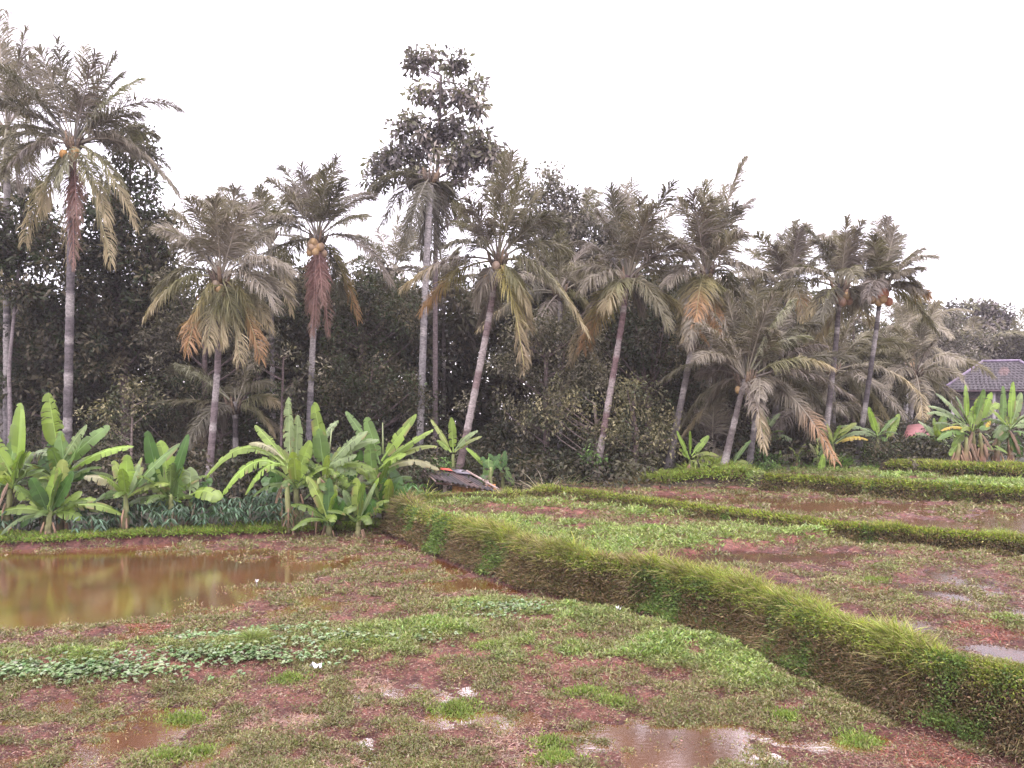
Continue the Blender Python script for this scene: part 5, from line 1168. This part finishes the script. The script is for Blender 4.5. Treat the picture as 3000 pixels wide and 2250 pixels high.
for q in range(5):
    u = q / 4; a = r0 * (1 - u) + r1 * u; b = r3 * (1 - u) + r2 * u; beam('rafter', a - UP * .05, b - UP * .05, .022, (.3, .22, .2))
# coloured sheets folded over the front edge
def flap(nm, u0, u1, col, dz):
    a = r0 * (1 - u0) + r1 * u0; b = r0 * (1 - u1) + r1 * u1
    A = Acc(); sl = (r3 - r0) * (1 - u0) + (r2 - r1) * u0; sl = sl / np.linalg.norm(sl); F = sl * dz * .9 + UP * .05; d = sl * dz * 1.6; up = np.array((0, .05, .06))
    V = [a + up, b + up, b + F, a + F, b + F + d, a + F + d]; V += [v + np.array((0, .014, 0)) for v in V]
    A.add(V, col, None, [(0, 1, 2, 3), (3, 2, 4, 5), (6, 9, 8, 7), (9, 11, 10, 8), (5, 4, 10, 11), (1, 7, 8, 2), (2, 8, 10, 4), (0, 3, 9, 6), (3, 5, 11, 9)])
    A.build(nm, M_TIN, hut)
flap('edge_sheet', .0, .16, (.35, .2, .2), .07); flap('edge_sheet', .18, .33, (.42, .38, .42), .09); flap('red_edge_sheet', .34, .65, (.55, .1, .07), .08); flap('edge_sheet', .66, 1.0, (.24, .22, .25), .15)
A = Acc(); a = r1 + np.array((.05, -.05, .05)); A.tube([a, r2 + UP * .06], [.03, .03], (.4, .3, .27), 4); A.tube([a - UP * .1, r2 - UP * .05 + np.array((-.1, 0, 0))], [.02, .02], (.35, .22, .2), 4); A.build('barge_pole', M_WOOD, hut)

# ------------------------------------------------------------------ the tiled house
hY = 40.3; HC = at(2932, 1180, 42.5)
ez = H + (1180 - 1143) * PX * 41.0
x0, x1 = HC[0] - 2.75, HC[0] + 2.75; y0_, y1_ = hY, hY + 4.4
rz = H + (1180 - 1061) * PX * 42.5; rx0, rx1 = HC[0] - .85, HC[0] + .85
house = empty('tiled_house', (HC[0], 42.5, float(gh(HC[0], 42.5))), 'house with a grey purple hipped tile roof behind the banana clump at right', 'house')
hg = float(gh(x0 + 2, hY))
A = Acc(); A.box(((x0 + x1) / 2, hY + 2.2, (hg + ez) / 2 - .1), (x1 - x0 - 1.3, 3.2, ez - hg), (.16, .14, .14)); A.build('wall', M_BARK, house)  # wall colour kept dark to paint in the deep shade beneath the eaves
for xx in (x0 + 1.6, x0 + 3.2):
    A = Acc(); A.box((xx, hY + .59, ez - .95), (.7, .05, .9), (.07, .06, .06)); w_ = A.build('window', M_TIN, house)
    A = Acc()
    for dx, dz, sx, sz in ((-.38, 0, .06, 1.0), (.38, 0, .06, 1.0), (0, .48, .8, .06), (0, -.48, .8, .06), (0, 0, .04, .9)): A.box((xx + dx, hY + .56, ez - .95 + dz), (sx, .05, sz), (.22, .15, .1))
    f_ = A.build('window_frame', M_WOOD, None); f_.parent = w_; f_.matrix_parent_inverse = w_.matrix_basis.inverted(); f_.location = (0, 0, 0)
    me = f_.data
    co_ = np.empty(len(me.vertices) * 3, dtype=np.float32); me.vertices.foreach_get('co', co_); co_ = co_.reshape(-1, 3) - np.array(house.location, dtype=np.float32); me.vertices.foreach_set('co', co_.ravel())
for xx in (x0 + .5, x0 + 2.4, x0 + 4.4):
    A = Acc(); A.tube([(xx, hY + .3, hg), (xx, hY + .3, ez)], [.08, .08], (.4, .36, .36), 8); A.build('pillar', M_WOOD, house)
def tile_face(A, e0, e1, t1, t0, nr):
    """rows of overlapping tiles from the eave e0-e1 up to the ridge t0-t1"""
    e0, e1, t0, t1 = [np.array(v, float) for v in (e0, e1, t0, t1)]
    nrm = unit(np.cross(e1 - e0, t0 - e0)); nrm = nrm if nrm[2] > 0 else -nrm
    for r in range(nr):
        f0, f1 = r / nr, (r + 1.25) / nr
        f1 = min(f1, 1.0)
        a = e0 + (t0 - e0) * f0; b = e1 + (t1 - e1) * f0; a2 = e0 + (t0 - e0) * f1; b2 = e1 + (t1 - e1) * f1
        W_ = np.linalg.norm(b - a); n = max(2, int(W_ / .20)); m = n * 6
        u = np.linspace(0, 1, m + 1)[:, None]; ph = (u[:, 0] * n * 2 * math.pi)
        hgt = (.022 * np.sin(ph))[:, None] * nrm
        lo = a + (b - a) * u + hgt + nrm * .05; hi = a2 + (b2 - a2) * u + hgt + nrm * .012; ed = lo - nrm * .035
        V = np.concatenate([ed, lo, hi]); k = m + 1
        i = np.arange(m)
        Q = np.concatenate([np.stack([i, i + 1, i + 1 + k, i + k], 1), np.stack([i + k, i + 1 + k, i + 1 + 2 * k, i + 2 * k], 1)])
        tc_ = np.repeat(RNG.random(n) * .4 + .8, 6); tc_ = np.append(tc_, 1)
        base = np.array((.066, .056, .062)); C = np.concatenate([base * tc_[:, None] * .8] + [base * tc_[:, None]] * 2)
        k2 = fbm(V[:, 0] * .9, V[:, 2] * 1.5, 2) > .62; C[k2] = C[k2] * .6 + np.array((.25, .14, .12)) * .4
        A.add(V, C, None, Q)
E = [(x0, y0_, ez), (x1, y0_, ez), (x1, y1_, ez), (x0, y1_, ez)]; Rg = [(rx0, hY + 2.2, rz), (rx1, hY + 2.2, rz)]
A = Acc(); tile_face(A, E[0], E[1], Rg[1], Rg[0], 11); tile_face(A, E[3], E[0], Rg[0], Rg[0], 11); tile_face(A, E[1], E[2], Rg[1], Rg[1], 11); tile_face(A, E[2], E[3], Rg[0], Rg[1], 11)
A.box(((x0 + x1) / 2, hY + 2.2, ez - .03), (x1 - x0 - .1, 4.3, .05), (.1, .08, .08))
rf = A.build('roof', M_TIN, house)
A = Acc(); off = UP * .07
for a, b in ((Rg[0], Rg[1]), (E[0], Rg[0]), (E[1], Rg[1]), (E[2], Rg[1]), (E[3], Rg[0])): A.tube([np.array(a) + off, np.array(b) + off], [.075, .075], (.18, .14, .2), 7)
A.build('ridge_tiles', M_TIN, house)
A = Acc()
for a, b in zip(E, E[1:] + E[:1]):
    A.tube([np.array(a) - UP * .05, np.array(b) - UP * .05], [.06, .06], (.1, .07, .08), 4)
A.build('eave_board', M_WOOD, house)
house.rotation_euler = (0, 0, -math.radians(31))
# small red roof
rr_ = at(2685, 1290, 27.0); zg = float(gh(rr_[0], 27))
sh = empty('shed', (rr_[0], 27, zg), 'low shed with a faded red roof seen among banana leaves left of the house', 'shed')
A = Acc(); s0 = at(2645, 1282, 26.6); s1 = at(2725, 1275, 26.6); t0_ = at(2660, 1245, 28); t1_ = at(2700, 1240, 28)
V = np.array([s0, s1, t1_, t0_]); V = np.vstack([V, V - UP * .05]); A.add(V, (.30, .12, .115), None, [(0, 1, 2, 3), (7, 6, 5, 4), (0, 4, 5, 1), (1, 5, 6, 2), (2, 6, 7, 3), (3, 7, 4, 0)]); A.build('roof', M_TIN, sh)
for q in (s0, s1, t0_, t1_):
    A = Acc(); q = q * .96 + np.array(((s0[0] + s1[0]) / 2, 27.3, q[2])) * .04; A.tube([(q[0], q[1], zg - .1), (q[0], q[1], q[2] - .04)], [.05, .05], (.15, .11, .09), 6); A.build('post', M_WOOD, sh)
# ------------------------------------------------------------------ camera, light, air
cam = bpy.data.cameras.new('camera'); co = bpy.data.objects.new('camera', cam); COL.objects.link(co)
co.location = (0, 0, H); co.rotation_euler = (math.radians(90), 0, 0)
cam.sensor_width = 36; cam.lens = 36 * 773 / 1024; cam.shift_y = 55 / 3000; cam.clip_end = 2000; cam.clip_start = .05
SC.camera = co
W = bpy.data.worlds.new('World'); SC.world = W; W.use_nodes = True
nt = W.node_tree; nt.nodes.clear()
SUN_EL, SUN_AZ = math.radians(62), math.radians(200)
sky = nt.nodes.new('ShaderNodeTexSky'); sky.sky_type = 'NISHITA'; sky.sun_disc = False
sky.sun_elevation = SUN_EL; sky.sun_rotation = SUN_AZ
bg1 = nt.nodes.new('ShaderNodeBackground'); bg1.inputs[1].default_value = .05; nt.links.new(sky.outputs[0], bg1.inputs[0])
# overcast deck: brighter overhead than at the rim, soft cloud mottling
tc = nt.nodes.new('ShaderNodeTexCoord'); sp = nt.nodes.new('ShaderNodeSeparateXYZ'); nt.links.new(tc.outputs['Generated'], sp.inputs[0])
mr = nt.nodes.new('ShaderNodeMapRange'); mr.inputs[1].default_value = 0; mr.inputs[2].default_value = 1; mr.inputs[3].default_value = SKY_RIM; mr.inputs[4].default_value = SKY_TOP
nt.links.new(sp.outputs['Z'], mr.inputs[0])
nn = nt.nodes.new('ShaderNodeTexNoise'); nn.inputs['Scale'].default_value = 2.0; nn.inputs['Detail'].default_value = 4; nt.links.new(tc.outputs['Generated'], nn.inputs['Vector'])
m2 = nt.nodes.new('ShaderNodeMapRange'); m2.inputs[3].default_value = .85; m2.inputs[4].default_value = 1.15; nt.links.new(nn.outputs['Fac'], m2.inputs[0])
mu = nt.nodes.new('ShaderNodeMath'); mu.operation = 'MULTIPLY'; nt.links.new(mr.outputs[0], mu.inputs[0]); nt.links.new(m2.outputs[0], mu.inputs[1])
bg2 = nt.nodes.new('ShaderNodeBackground'); bg2.inputs[0].default_value = (1.02, .905, .99, 1); nt.links.new(mu.outputs[0], bg2.inputs[1])
ad = nt.nodes.new('ShaderNodeAddShader'); wo = nt.nodes.new('ShaderNodeOutputWorld')
nt.links.new(bg1.outputs[0], ad.inputs[0]); nt.links.new(bg2.outputs[0], ad.inputs[1]); nt.links.new(ad.outputs[0], wo.inputs[0])
sun = bpy.data.lights.new('sun', 'SUN'); sun.energy = .9; sun.angle = math.radians(25); sun.color = (1, .95, .9)
so = bpy.data.objects.new('sun', sun); COL.objects.link(so)
# Nishita: rotation 0 = +Y, turning clockwise seen from above
d = np.array((math.sin(SUN_AZ) * math.cos(SUN_EL), math.cos(SUN_AZ) * math.cos(SUN_EL), math.sin(SUN_EL)))
import mathutils
so.rotation_euler = mathutils.Vector(d).to_track_quat('Z', 'Y').to_euler(); so.location = (0, -5, 40)
if HAZE > 0:
    m, nt2, N, L = mat_new('haze')
    out = N.new('ShaderNodeOutputMaterial'); v = N.new('ShaderNodeVolumePrincipled')
    v.inputs['Color'].default_value = (.97, .93, 1.0, 1); v.inputs['Density'].default_value = HAZE; v.inputs['Anisotropy'].default_value = .3
    L.new(v.outputs[0], out.inputs['Volume'])
    A = Acc(); A.box((0, 60, 14.5), (340, 240, 37), (1, 1, 1))
    hz = A.build('haze', m); tag(hz, 'pale rainy air over the fields', 'haze', kind='stuff')
SC.view_settings.view_transform = 'Standard'; SC.view_settings.look = 'None'; SC.view_settings.exposure = EXPO; SC.view_settings.gamma = 1
SC.cycles.use_denoising = True
SC.cycles.max_bounces = 6; SC.cycles.diffuse_bounces = 3; SC.cycles.glossy_bounces = 3; SC.cycles.transmission_bounces = 3; SC.cycles.transparent_max_bounces = 6; SC.cycles.volume_bounces = 1
SC.cycles.volume_step_rate = 10
